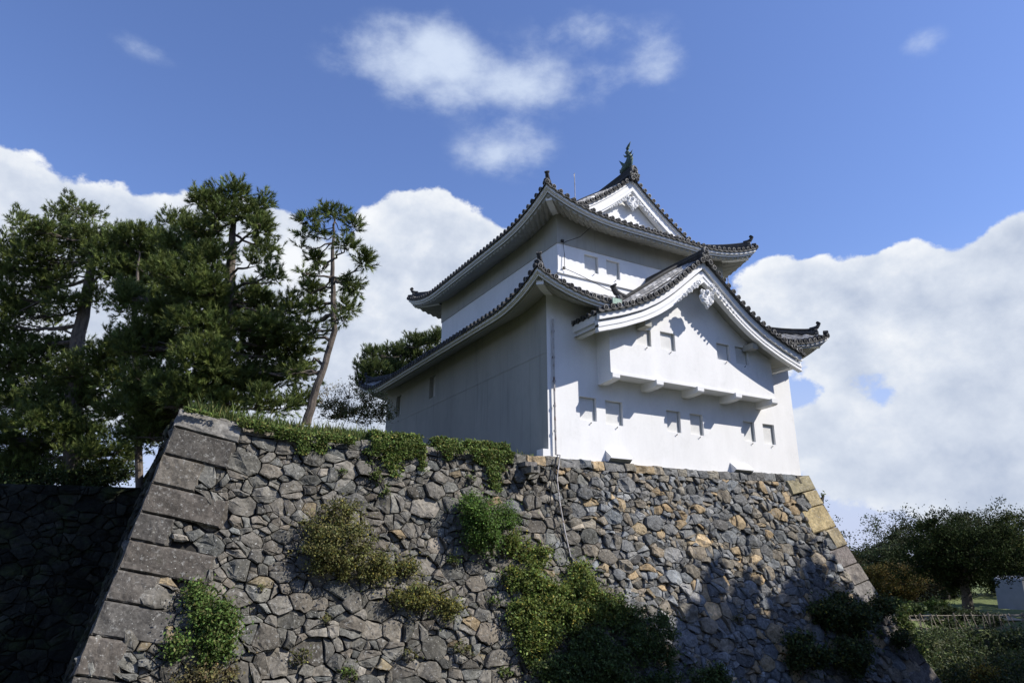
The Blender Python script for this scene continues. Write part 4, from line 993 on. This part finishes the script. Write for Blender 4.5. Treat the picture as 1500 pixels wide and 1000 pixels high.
# ivy along the wall top
def top_ivy(label, u0, u1, n, hang, z1=.25, seed=0, dens=None):
    r = np.random.default_rng(seed); P = []
    anc = []
    for _ in range(int((u1-u0)*7)):
        ua = r.uniform(u0, u1); f = .34+.7*max(0, sin(ua*2.1+.6)*.6+sin(ua*5.3+2)*.5)
        anc.append((ua, r.uniform(.25, 1)*hang*f, r.uniform(.08, .2)))
    while len(P) < n:
        a = anc[r.integers(len(anc))]; u = a[0]+r.normal(0, a[2]*.6); h = r.uniform(-z1, a[1])
        if u < u0 or u > u1: continue
        d = r.uniform(.0, .12)+(.16*exp(-((h)/.3)**2))
        if h < 0: yy = Y0-d*.6+r.uniform(0, .55); P.append((u, yy, ztop(u)-h*.85+r.normal(0, .03)))
        else: q = face_front(u, h, d+.05); P.append(q)
    P = np.array(P); V = leaf_quads(P, .045, (0, -.55, .55), None); root = empty('ivy', (u0, Y0, 0), label, 'ivy')
    np_mesh('foliage', V, 4, leaf_cols(len(P), (.115, .16, .04), .42, (.24, .21, .06), .08), LEAF, root)
    s = MB()
    for a in anc[::3]: s.tube([face_front(a[0], 0, .06), face_front(a[0]+r.normal(0, .05), a[1]*.5, .06), face_front(a[0]+r.normal(0, .08), a[1], .05)], [.012, .009, .004], 4)
    s.build('stem', BARK2, root)
top_ivy('green ivy curtain over the wall top between the leaning pine and the turret side', -6.6, -1.75, 26000, 1.35, .38, 1)
top_ivy('low ivy spilling over the wall top in front of the grass under the pines', -10.6, -6.7, 9500, .8, .12, 2)
top_ivy('thin yellowish vines lying over the top left corner stone', -11.8, -10.9, 500, .25, .06, 3)
P = wall_pt(552, 680); top_strand = None
wshrub('ivy', 'narrow ivy strand trailing down the stones below the ivy curtain', [(545, 665, .08, .22, .08, .4), (552, 700, .08, .18, .08, .3), (565, 720, .08, .12, .06, .2)], 900, .045, G1, cat='ivy', sub_=.1)
# grass on the bastion
def grass(label, n, fx, fy, hmin, hmax, col, zf, name='grass'):
    x = rng.uniform(*fx, n); y = rng.uniform(*fy, n); z = np.array([zf(a, b) for a, b in zip(x, y)]); h = rng.uniform(hmin, hmax, n)*np.exp(rng.normal(0, .25, n)); a = rng.uniform(0, 2*pi, n); w = .012+.008*rng.random(n)
    B = np.stack([x, y, z-.02], 1); d = np.stack([np.cos(a), np.sin(a), 0*a], 1); ln = rand_dirs(n)*np.array([.35, .35, .0]); T = B+np.stack([0*a, 0*a, h], 1)+ln*h[:, None]; w = w[:, None]
    M = (B*.45+T*.55)+np.stack([0*a, 0*a, h*.06], 1)-ln*h[:, None]*.15
    V = np.stack([B-d*w, B+d*w, M+d*w*.8, T, M-d*w*.8], 1).reshape(-1, 3)
    o = np_mesh(name, V, 5, leaf_cols(n, col, .3, (.25, .24, .09), .12), GRASS); tag(o, label, 'grass', kind='stuff')
grass('tall grass growing on the rampart top under the pines', 22000, (-11.6, -6.0), (-.05, 3.5), .12, .42, (.10, .14, .035), topz)
grass('grass and weeds by the side of the turret', 7000, (-6.5, -.6), (.1, 4), .05, .22, (.12, .17, .045), topz)

# ---- pines
def pine(name, label, base, trunk, clumps, tufts, seed, group=None, tr=.2, nlen=.19, upw=.85, col=(.07, .105, .028), col2=(.15, .18, .045), bare=[], spread=1.0):
    """trunk = list of (point, radius); clumps = list of (centre, radii, weight)"""
    r = np.random.default_rng(seed); root = empty(name, base, label, 'pine tree', group); wood = MB()
    tp = [np.array(p, float) for p, _ in trunk]; rr = [q for _, q in trunk]
    path = []; rad = []
    for i in range(len(tp)-1):
        for k in range(4):
            q = k/4; path.append(tp[i]*(1-q)+tp[i+1]*q+r.normal(0, .02, 3)); rad.append(rr[i]*(1-q)+rr[i+1]*q)
    path.append(tp[-1]); rad.append(rr[-1]); wood.tube(path, rad, 9)
    for b in bare: wood.tube(b, [.07*(1-i/len(b))+.012 for i in range(len(b))], 6)
    V = []; C = []
    T = np.array(path); Wt = np.array([c[2]*c[1][0]*c[1][1]*c[1][2] for c in clumps])**.75; Wt = Wt/Wt.sum()
    for (c, rd, w), share in zip(clumps, Wt):
        c = np.array(c, float); rd = np.array(rd, float)
        dd = np.linalg.norm((T-c)*np.array([1, 1, 1.25])+np.array([0, 0, -.35*np.linalg.norm(rd)]), axis=1); j = int(np.argmin(dd+np.where(T[:, 2] > c[2]+.3, 1.5, 0))); s0 = T[j]
        mid = (s0+c)/2+np.array([0, 0, -.12*np.linalg.norm(c-s0)])+r.normal(0, .08, 3); L = np.linalg.norm(c-s0); r0 = min(rad[j]*.6, .03+.022*L)
        lp = [s0*(1-q)**2+2*mid*q*(1-q)+c*q*q+(r.normal(0, .05, 3) if 0 < q < 1 else 0) for q in np.linspace(0, 1, 7)]; wood.tube(lp, [r0*(1-.7*q) for q in np.linspace(0, 1, 7)], 6)
        n = max(8, int(tufts*share*2.5)); ns = max(4, n//14)
        subs = c+rand_dirs(ns, r)*(r.random((ns, 1))**.5)*rd*1.04
        for sbi, sb in enumerate(subs):
            if sbi % 2 == 0 or ns < 12: q0 = lp[r.integers(3, 7)]; wood.tube([q0, (q0+sb)/2+r.normal(0, .06, 3)+np.array([0, 0, -.05]), sb], [r0*.34+.008, r0*.2+.006, .007], 4)
        k = r.integers(0, ns, n); sz = (.24+.12*min(1, rd.mean()))*spread; off = rand_dirs(n, r)*r.random((n, 1))**.45*np.array([sz, sz, sz*.8])*1.3
        P = subs[k]+off
        ax = off/(.35)+(P-c)/rd*.35+np.array([0, 0, upw])+r.normal(0, .25, (n, 3)); ax /= np.linalg.norm(ax, axis=1, keepdims=True)
        m = 30; A = np.repeat(ax, m, 0); PP = np.repeat(P, m, 0); D = rand_dirs(n*m, r); side = D-A*(D*A).sum(1, keepdims=True); side /= np.linalg.norm(side, axis=1, keepdims=True)+1e-9
        tt = r.random((n*m, 1)); ang = .25+.65*r.random((n*m, 1)); dirn = A*np.cos(ang)+side*np.sin(ang); L0 = np.repeat(.17+.16*r.random((n, 1)), m, 0)
        B0 = PP+A*(tt*L0); Tn = B0+dirn*nlen*(.7+.5*r.random((n*m, 1))); wv = np.cross(dirn, rand_dirs(n*m, r)); wv /= np.linalg.norm(wv, axis=1, keepdims=True)+1e-9
        V.append(np.stack([B0-wv*.013, B0+wv*.013, Tn], 1).reshape(-1, 3))
        mixv = r.random((n, 1)); cc = (np.array(col)*(1-mixv)+np.array(col2)*mixv)*np.exp(r.normal(0, .28, (n, 1))); C.append(np.repeat(cc, m, 0))
    wood.build('trunk', BARK, root); np_mesh('crown', np.concatenate(V), 3, np.concatenate(C), NEEDLE, root)
    return root
def pxclumps(lst, dist, seed, ppm=None):
    r = random.Random(seed); out = []
    for (px, py, rx, ry) in lst:
        d = dist+r.uniform(-1, 1)*1.6; s = FPX/d*.98; c = at(px, py, d); out.append((c, (rx/s, rx/s*.9, ry/s), 1))
    return out
# slender leaning pine beside the turret
D3 = 25.5
tr3 = [(at(449, 622, D3), .175), (at(462, 575, D3), .145), (at(477, 530, D3), .125), (at(490, 485, D3), .115), (at(488, 430, D3), .10), (at(487, 380, D3), .075), (at(489, 330, D3), .045), (at(490, 308, D3), .02)]
cl3 = [(488, 312, 22, 14), (454, 322, 20, 12), (443, 343, 12, 9), (470, 340, 16, 10), (520, 335, 14, 16), (508, 360, 20, 14), (530, 385, 22, 12), (458, 380, 18, 13), (442, 400, 12, 10), (512, 410, 22, 12), (523, 425, 12, 9), (450, 425, 16, 11), (470, 428, 18, 11), (458, 448, 20, 12), (507, 455, 20, 12), (500, 465, 12, 8), (447, 455, 10, 7), (447, 470, 12, 7), (440, 362, 8, 7), (468, 395, 10, 8)]
b3 = [[at(474, 536, D3), at(466, 528, D3), at(460, 524, D3), at(457, 530, D3)], [at(467, 548, D3), at(457, 543, D3), at(440, 545, D3), at(425, 549, D3), at(416, 540, D3)], [at(485, 500, D3), at(476, 494, D3), at(462, 495, D3), at(450, 488, D3)], [at(489, 462, D3), at(478, 462, D3), at(468, 470, D3), at(462, 480, D3)]]
p3 = [(at(462, 480, D3-.3), (.35, .3, .18), .8), (at(425, 540, D3-.2), (.3, .3, .2), .7), (at(452, 488, D3), (.3, .3, .16), .7)]
pine('pine_tree', 'slender leaning pine with a bare curved trunk standing alone near the turret', at(449, 622, D3), tr3, pxclumps([(a_, b_, c_*.85, d_*.9) for a_, b_, c_, d_ in cl3], D3, 3)+p3, 400, 31, upw=.35, spread=.62, bare=b3)
# middle pine
D2 = 26.5
tr2 = [(at(322, 625, D2), .33), (at(324, 560, D2), .30), (at(330, 500, D2), .27), (at(336, 430, D2), .23), (at(339, 380, D2), .18), (at(342, 330, D2), .12), (at(343, 290, D2), .05)]
cl2 = [(345, 283, 28, 15), (300, 298, 26, 18), (376, 300, 22, 13), (325, 312, 34, 18), (382, 330, 28, 14), (365, 318, 28, 14), (270, 330, 30, 18), (300, 345, 36, 22), (388, 362, 24, 12), (378, 385, 20, 10), (260, 365, 32, 22), (300, 385, 42, 26), (395, 402, 20, 11), (260, 410, 40, 26), (305, 430, 46, 28), (365, 440, 36, 18), (390, 450, 28, 15), (350, 470, 40, 22), (250, 460, 44, 28), (300, 480, 46, 28), (400, 480, 40, 20), (430, 500, 32, 18), (440, 520, 22, 13), (370, 510, 40, 22), (240, 510, 42, 28), (300, 530, 50, 28), (420, 540, 26, 16), (385, 550, 40, 22), (345, 565, 44, 22), (280, 570, 50, 24), (230, 560, 44, 26), (400, 590, 34, 14), (440, 585, 20, 12), (230, 605, 40, 20), (205, 590, 30, 24), (340, 590, 32, 12), (190, 440, 30, 24), (195, 500, 34, 26), (255, 590, 40, 16), (215, 640, 34, 14), (430, 450, 22, 14), (445, 545, 22, 12)]
pine('pine_tree', 'tall broad pine with dense needles directly above the left rampart corner', at(322, 625, D2), tr2, pxclumps(cl2, D2, 4), 5200, 32)
# pine between the two big ones, a little further back
D4 = 31
tr4 = [(at(205, 740, D4), .17), (at(200, 560, D4), .15), (at(196, 480, D4), .14), (at(200, 410, D4), .08), (at(205, 370, D4), .03)]
cl4 = [(205, 345, 28, 16), (235, 352, 30, 18), (180, 355, 26, 16), (215, 380, 40, 22), (180, 395, 40, 24), (235, 410, 34, 24), (195, 430, 30, 16), (228, 450, 30, 22), (225, 500, 34, 24), (175, 520, 34, 20), (190, 560, 40, 22), (180, 600, 30, 18), (225, 610, 34, 20), (200, 640, 34, 15), (175, 500, 22, 14)]
pine('pine_tree', 'dark pine with a flat top squeezed between the two broad pines', at(205, 655, D4), tr4, pxclumps(cl4, D4, 5), 2300, 33)
# big far left pine with an open forked trunk
D1 = 33
tr1 = [(at(106, 760, D1), .42), (at(107, 640, D1), .40), (at(108, 570, D1), .37), (at(114, 500, D1), .33), (at(124, 450, D1), .29), (at(130, 410, D1), .24), (at(136, 380, D1), .16), (at(130, 330, D1), .07)]
cl1 = [(108, 303, 22, 12), (88, 312, 22, 15), (140, 312, 18, 12), (28, 320, 18, 14), (60, 335, 36, 18), (100, 345, 44, 22), (150, 345, 40, 20), (30, 355, 36, 20), (65, 380, 46, 26), (115, 375, 34, 16), (165, 372, 40, 20), (20, 395, 40, 24), (60, 420, 46, 24), (95, 405, 22, 16), (165, 400, 30, 12), (25, 440, 40, 22), (85, 445, 34, 14), (10, 480, 30, 18), (55, 465, 40, 12), (145, 440, 26, 12), (10, 540, 34, 24), (50, 525, 42, 20), (90, 510, 40, 20), (120, 545, 44, 24), (150, 530, 34, 20), (60, 560, 46, 24), (25, 590, 44, 24), (80, 590, 50, 24), (55, 620, 52, 22), (100, 625, 44, 20), (15, 640, 40, 22), (140, 640, 26, 14), (75, 655, 56, 18), (150, 575, 22, 12), (130, 665, 40, 14), (25, 670, 50, 16), (170, 660, 30, 10), (185, 675, 22, 8), (60, 690, 70, 12), (130, 690, 50, 10), (10, 500, 40, 20), (100, 570, 40, 20), (130, 600, 36, 16)]
b1 = [[at(122, 455, D1), at(108, 440, D1), at(98, 432, D1), at(85, 425, D1), at(60, 440, D1), at(30, 455, D1), at(10, 470, D1)], [at(128, 420, D1), at(145, 405, D1), at(170, 400, D1), at(190, 398, D1)], [at(116, 500, D1), at(104, 488, D1), at(90, 482, D1), at(70, 484, D1)]]
pine('pine_tree', 'largest pine at the far left edge, its thick dark trunk forking against the sky', at(108, 700, D1), tr1, pxclumps(cl1, D1, 6), 5600, 34, bare=b1)
# low boughs drooping over the far rampart
D6 = 34
cl6 = [(0, 690, 50, 14), (40, 700, 40, 12), (-40, 640, 50, 40), (-60, 560, 50, 50), (-50, 460, 50, 50), (-40, 380, 40, 36)]
pine('pine_tree', 'pine mostly cut off by the left picture edge, low boughs over the set-back rampart', at(-60, 700, D6), [(at(-60, 700, D6), .3), (at(-50, 560, D6), .25), (at(-45, 440, D6), .15), (at(-40, 350, D6), .05)], pxclumps(cl6, D6, 8), 1500, 36)
# pine behind the lower roof, upright candles
D5 = 44
cl5 = [(530, 535, 8, 14), (533, 560, 14, 16), (545, 520, 10, 18), (560, 525, 12, 18), (550, 545, 18, 14), (575, 520, 11, 18), (590, 520, 12, 16), (610, 498, 14, 12), (625, 500, 14, 12), (605, 520, 14, 14), (640, 495, 12, 12), (575, 545, 24, 14), (630, 520, 16, 12), (560, 565, 24, 12), (600, 545, 24, 14)]
pine('pine_tree', 'sunlit pine top with upright shoots rising behind the lower roof', at(585, 640, D5), [(at(585, 640, D5), .3), (at(585, 560, D5), .2), (at(590, 510, D5), .06)], pxclumps(cl5, D5, 9), 1500, 37, upw=1.6, nlen=.2, col=(.06, .09, .03), col2=(.13, .16, .045))
# autumn shrub behind the grass
def px_shrub(name, label, cat, lst, dist, n, size, col, seed=0, **k):
    bb = [(at(px, py, dist), (rx*dist/FPX, rx*dist/FPX*.8, ry*dist/FPX)) for (px, py, rx, ry) in lst]
    return shrub(name, label, cat, at(lst[0][0], lst[0][1]+lst[0][3]*1.5, dist), bb, n, size, col, **k)
px_shrub('shrub', 'sparse brownish shrub behind the leaning pine and under the roof corner', 'shrub', [(530, 605, 45, 16), (490, 600, 36, 18), (560, 600, 24, 18), (540, 580, 26, 12)], 29, 6500, .045, (.12, .13, .05), alt=(.22, .16, .07), altp=.25, sub_=.17)
px_shrub('shrub', 'thin twiggy shrub with a few leaves rising behind the leaning trunk', 'shrub', [(490, 580, 26, 26), (515, 570, 22, 20), (460, 585, 24, 22), (430, 585, 18, 16)], 30, 1500, .036, (.15, .14, .06), alt=(.24, .17, .07), altp=.3, sub_=.16)

for lab, lst in (('dark undergrowth trailing over the set-back rampart at the left edge', [(10, 705, 50, 14), (70, 700, 45, 16), (35, 715, 45, 16)]), ('dark undergrowth trailing over the set-back rampart beside the corner', [(120, 700, 40, 13), (165, 694, 30, 12), (190, 692, 20, 9), (140, 712, 30, 14)])):
    px_shrub('ivy', lab, 'ivy', lst, 32.6, 5000, .07, (.05, .07, .022), sub_=.25)
# ---- broadleaf trees across the moat
def broadleaf(label, base, h, r, n, size, col, seed, alt=None, altp=0., group='trees across the moat', crown0=.3, name='broadleaf_tree', lobes=24, cat='tree'):
    rr = np.random.default_rng(seed); root = empty(name, base, label, cat, group); wood = MB(); b = np.array(base, float); b[2] -= .3
    top = b+np.array([0, 0, h*.75]); wood.tube([b, b+np.array([.1, 0, h*.25]), b+np.array([0, .1, h*.5]), top], [r*.09, r*.07, r*.045, .04], 8)
    V = []; C = []; cz = h*(crown0+1)/2; rz = h*(1-crown0)/2
    for k in range(lobes):
        d = rand_dirs(1, rr)[0]; q = b+np.array([0, 0, cz])+d*np.array([r, r, rz])*(.45+.4*rr.random()); lr_ = r*(.22+.2*rr.random())
        wood.tube([b+np.array([0, 0, h*(.25+.3*rr.random())]), (b+np.array([0, 0, h*.55])+q)/2, q], [.12, .07, .02], 5)
        m = n//lobes; P, cc = clumpy(m, q, (lr_, lr_, lr_*.75), 16, (lr_*.3, lr_*.3, lr_*.22), .6); V.append(leaf_quads(P, size, (0, 0, .5), None)); C.append(leaf_cols(m, np.array(col)*exp(rr.normal(0, .12)), .25, alt, altp))
    wood.build('trunk', BARK2, root); np_mesh('crown', np.concatenate(V), 4, np.concatenate(C), FARLEAF, root); return root
def gz(p): return float(terrain(np.array(p[0]), np.array(p[1])))
def bl(label, px, ybase_dist, ytop, rpx, n, size, col, seed, **k):
    n = int(n*1.9); size *= .68
    p = at(px, 900, ybase_dist); z = gz(p); top = at(px, ytop, ybase_dist)[2]; p[2] = z
    return broadleaf(label, p, top-z, rpx*ybase_dist/FPX, n, size, col, seed, **k)
DG = (.026, .038, .013)
bl('large dark spreading tree on the lawn above the picket fence', 1420, 52, 752, 92, 15000, .13, DG, 51, crown0=.28)
bl('dark tree at the right edge filling the corner behind the pale wall', 1515, 60, 745, 85, 13000, .14, (.045, .06, .02), 52, crown0=.2, alt=(.12, .12, .03), altp=.1)
bl('tall rounded tree top catching the light right of the conifer', 1400, 75, 757, 80, 9000, .17, (.05, .06, .028), 53)
bl('pale feathery tree top highest at the right skyline', 1465, 80, 742, 70, 8000, .16, (.07, .08, .04), 54)
bl('rounded grey green tree right of the wall end', 1298, 72, 786, 42, 6500, .15, (.055, .07, .035), 55)
bl('autumn tree turning yellow low behind the wall end', 1305, 62, 822, 48, 7000, .13, (.07, .062, .022), 56, alt=(.15, .10, .03), altp=.12, crown0=.1)
bl('brownish tree between the yellow one and the big dark one', 1345, 66, 818, 40, 5000, .13, (.06, .055, .03), 57, alt=(.12, .09, .05), altp=.3, crown0=.05)
bl('narrow dark conifer poking above the far tree line', 1338, 78, 760, 15, 3200, .14, (.03, .05, .025), 58, crown0=.1, cat='conifer', name='conifer_tree', lobes=14)
bl('small bare-topped tree just past the wall end', 1262, 70, 797, 18, 900, .12, (.06, .06, .03), 59, crown0=.3)
bl('low green tree hidden mostly by the wall end', 1270, 64, 812, 30, 4500, .13, (.05, .07, .03), 60, crown0=.0)
bl('dark filler tree at the back of the park behind the big one', 1390, 70, 800, 75, 7000, .17, DG, 61, crown0=.0)
bl('dark filler tree at the back of the park near the right edge', 1490, 74, 790, 75, 7000, .17, DG, 62, crown0=.0)
for i, (px, py, rx, ry, d, c) in enumerate(((1372, 889, 26, 9, 50, (.10, .15, .03)), (1335, 893, 18, 9, 50, (.07, .10, .03)), (1400, 897, 34, 9, 47, (.035, .05, .018)), (1310, 888, 20, 12, 52, (.08, .11, .03)), (1448, 908, 26, 8, 46, (.035, .05, .02)), (1385, 912, 28, 8, 46, G3))):
    px_shrub('garden_bush', ['bright yellow green clipped bush on the far lawn', 'small mid green bush left of the bright one on the far lawn', 'dark low bush in front of the lawn behind the fence', 'green bush half hidden by the wall end', 'dark bush reaching over the fence towards the right', 'dark bush growing through the fence below the big tree'][i], 'bush', [(px, py, rx, ry), (px+rx*.5, py+2, rx*.5, ry*.8)], d, 2400, .07, c, group='bushes on the far lawn')
# ivy bank under the fence
px_shrub('hedge', 'dark ivy covered bank below the picket fence', 'hedge', [(1380, 932, 60, 9), (1440, 932, 70, 9), (1500, 931, 60, 9), (1345, 933, 30, 9), (1400, 955, 90, 14), (1480, 955, 90, 14), (1340, 945, 40, 14)], 43, 14000, .07, G3, alt=(.16, .19, .09), altp=.06, sub_=.3)
px_shrub('hedge', 'dark undergrowth on the moat floor at the lower right', 'undergrowth', [(1420, 985, 120, 22), (1500, 980, 90, 24), (1340, 990, 80, 18), (1380, 1000, 120, 20)], 33, 12000, .07, G3, alt=OL, altp=.1, sub_=.4)
px_shrub('bush', 'small ochre bush low in the dark undergrowth at lower right', 'bush', [(1440, 985, 22, 9)], 31, 1200, .05, (.15, .11, .02), alt=YE, altp=.3)
px_shrub('ivy', 'green vine climbing the back edge of the wall foot', 'ivy', [(1322, 905, 12, 18), (1335, 930, 10, 16), (1345, 950, 10, 12)], 30, 1600, .06, G1)

# ---- picket fence
fen = empty('picket_fence', at(1420, 924, 45), 'rustic fence of crooked sticks along the moat edge under the dark tree', 'fence')
F0 = at(1300, 924, 45.5); F1 = at(1580, 922, 45); fd = F1-F0; FL = np.linalg.norm(fd[:2]); fd = fd/FL
def fz(p): return F0[2]
m = MB()
for z in (.14, .86): m.tube([F0+np.array([0, 0, z]), F1+np.array([0, 0, z])], .03, 6)
m.build('rail', WOOD, fen)
k = 0; s = .0
while s < FL:
    b = F0+fd*s; m = MB(); m.tube([b-np.array([0, 0, .4]), b+np.array([0, 0, 1.0])], .05, 6); m.build('post', WOOD, fen)
    s += 2.05
m = MB(); s = .2
while s < FL:
    b = F0+fd*s+np.array([0, 0, .02]); ln = rnd.choice([-.35, -.3, 0, -.25, .0, -.4, .1]); t = b+fd*ln+np.array([0, 0, rnd.uniform(.8, 1.0)]); off = cF*-.04; m.tube([b+off, (b+t)/2+off+np.array([0, 0, rnd.uniform(-.03, .03)]), t+off], .027, 5); s += rnd.uniform(.22, .42)
m.build('picket', WOOD, fen)
# pale wall seen between the trees
c = at(1523, 893, 56); c[2] = gz(c)
b0 = empty('garden_building', c, 'pale grey rendered building end showing between the trees at the right edge', 'building')
m = MB(); r3 = cR; f3 = fwl; w_ = .95
pts = [(-w_, 0), (w_, 0), (w_, 1.6), (.4, 2.0), (-.5, 2.45), (-w_*.9, 2.2)]
vs = [c+r3*a+np.array([0, 0, b]) for a, b in pts]+[c+r3*a+np.array([0, 2.0, 0])+np.array([0, 0, b]) for a, b in pts]; n = 6
m.add(vs, [tuple(range(n)), tuple(range(n, 2*n))[::-1]]+[(i, (i+1) % n, n+(i+1) % n, n+i) for i in range(n)]); m.build('end_wall', CONC, b0)
m = MB(); m.box(c+np.array([-.5, -.5, -.0]), c+np.array([.5, 0, .15])); m.build('step', CONC, b0)
# path strip across the lawn
m = MB(); a = at(1290, 897, 49); b = at(1600, 893, 49)
q0 = a+fwl*0; pts = []
for p in (a, b, b+fwl*2.2, a+fwl*2.2): pts.append((p[0], p[1], gz(p)+.06))
m.add(pts, [(0, 1, 2, 3)]); tag(m.build('path', mat('path_gravel', .95, (.42, .36, .26), n1=(3, 6, .2))), kind='structure')
for k, (px, d, h, r, lab) in enumerate(((1180, 95, 11, 8, 'distant park tree hidden behind the right end of the rampart'), (1090, 110, 12, 9, 'distant park tree well behind the rampart'), (1330, 120, 13, 9, 'farthest tree seen faintly behind the conifer'), (1560, 95, 12, 8, 'distant park tree just past the right picture edge'), (1680, 100, 13, 9, 'distant park tree farther past the right picture edge'), (1000, 100, 11, 8, 'distant park tree behind the turret'), (1610, 70, 9, 6, 'round park tree beside the grey building'))):
    p = at(px, 880, d); p[2] = gz(p); broadleaf(lab, p, h, r, 6500, .17, (.045, .06, .025), 200+k, crown0=.02)
# trees on the near bank, to the right of the photographer: they shade the moat
for (x, y, h, r, lab) in ((14.6, -15.2, 21.6, 4.8, 'leafy tree on the near bank nearest the photographer, lowest of the row'), (19.3, -14.8, 22.6, 4.3, 'second tree along the near bank beside the tallest one'), (23.9, -15, 23.9, 3.9, 'tallest narrow tree on the near bank right of the photographer'), (30.5, -15.5, 18.6, 5.0, 'broad lower tree on the near bank past the tallest one'), (38.5, -15, 19, 5, 'fifth tree along the near bank'), (46, -14, 21, 5.4, 'sixth tree along the near bank'), (50, -10.5, 24, 6.5, 'seventh tree of the near bank row, standing forward of its line'), (55, -13, 25, 6, 'eighth tree along the near bank'), (59, -7.5, 25, 6.5, 'farthest shade tree at the right end of the near bank')):
    broadleaf(lab, (x, y, gz((x, y))), h, r, 20000, .34, DG, int(80+x), group='shade trees on the near bank', crown0=.05, lobes=44)

for k, (x, y, lab) in enumerate(((-14, -37, 'added sky-blocking tree directly behind the photographer'), (-29, -35, 'added sky-blocking tree behind and left of the photographer'), (-43, -31, 'last added sky-blocking tree at the left end of the row'), (1, -39, 'added sky-blocking tree behind and right of the photographer'), (15, -41, 'added sky-blocking tree further right behind the photographer'), (29, -43, 'added sky-blocking tree at the right end of the row'))):
    broadleaf(lab, (x, y, gz((x, y))), 17, 6.0, 8000, .3, (.04, .055, .02), 99+k, group='unseen trees added behind the photographer to cut sky light', crown0=.05, lobes=30)  # out of view, added to screen the walls from low sky light
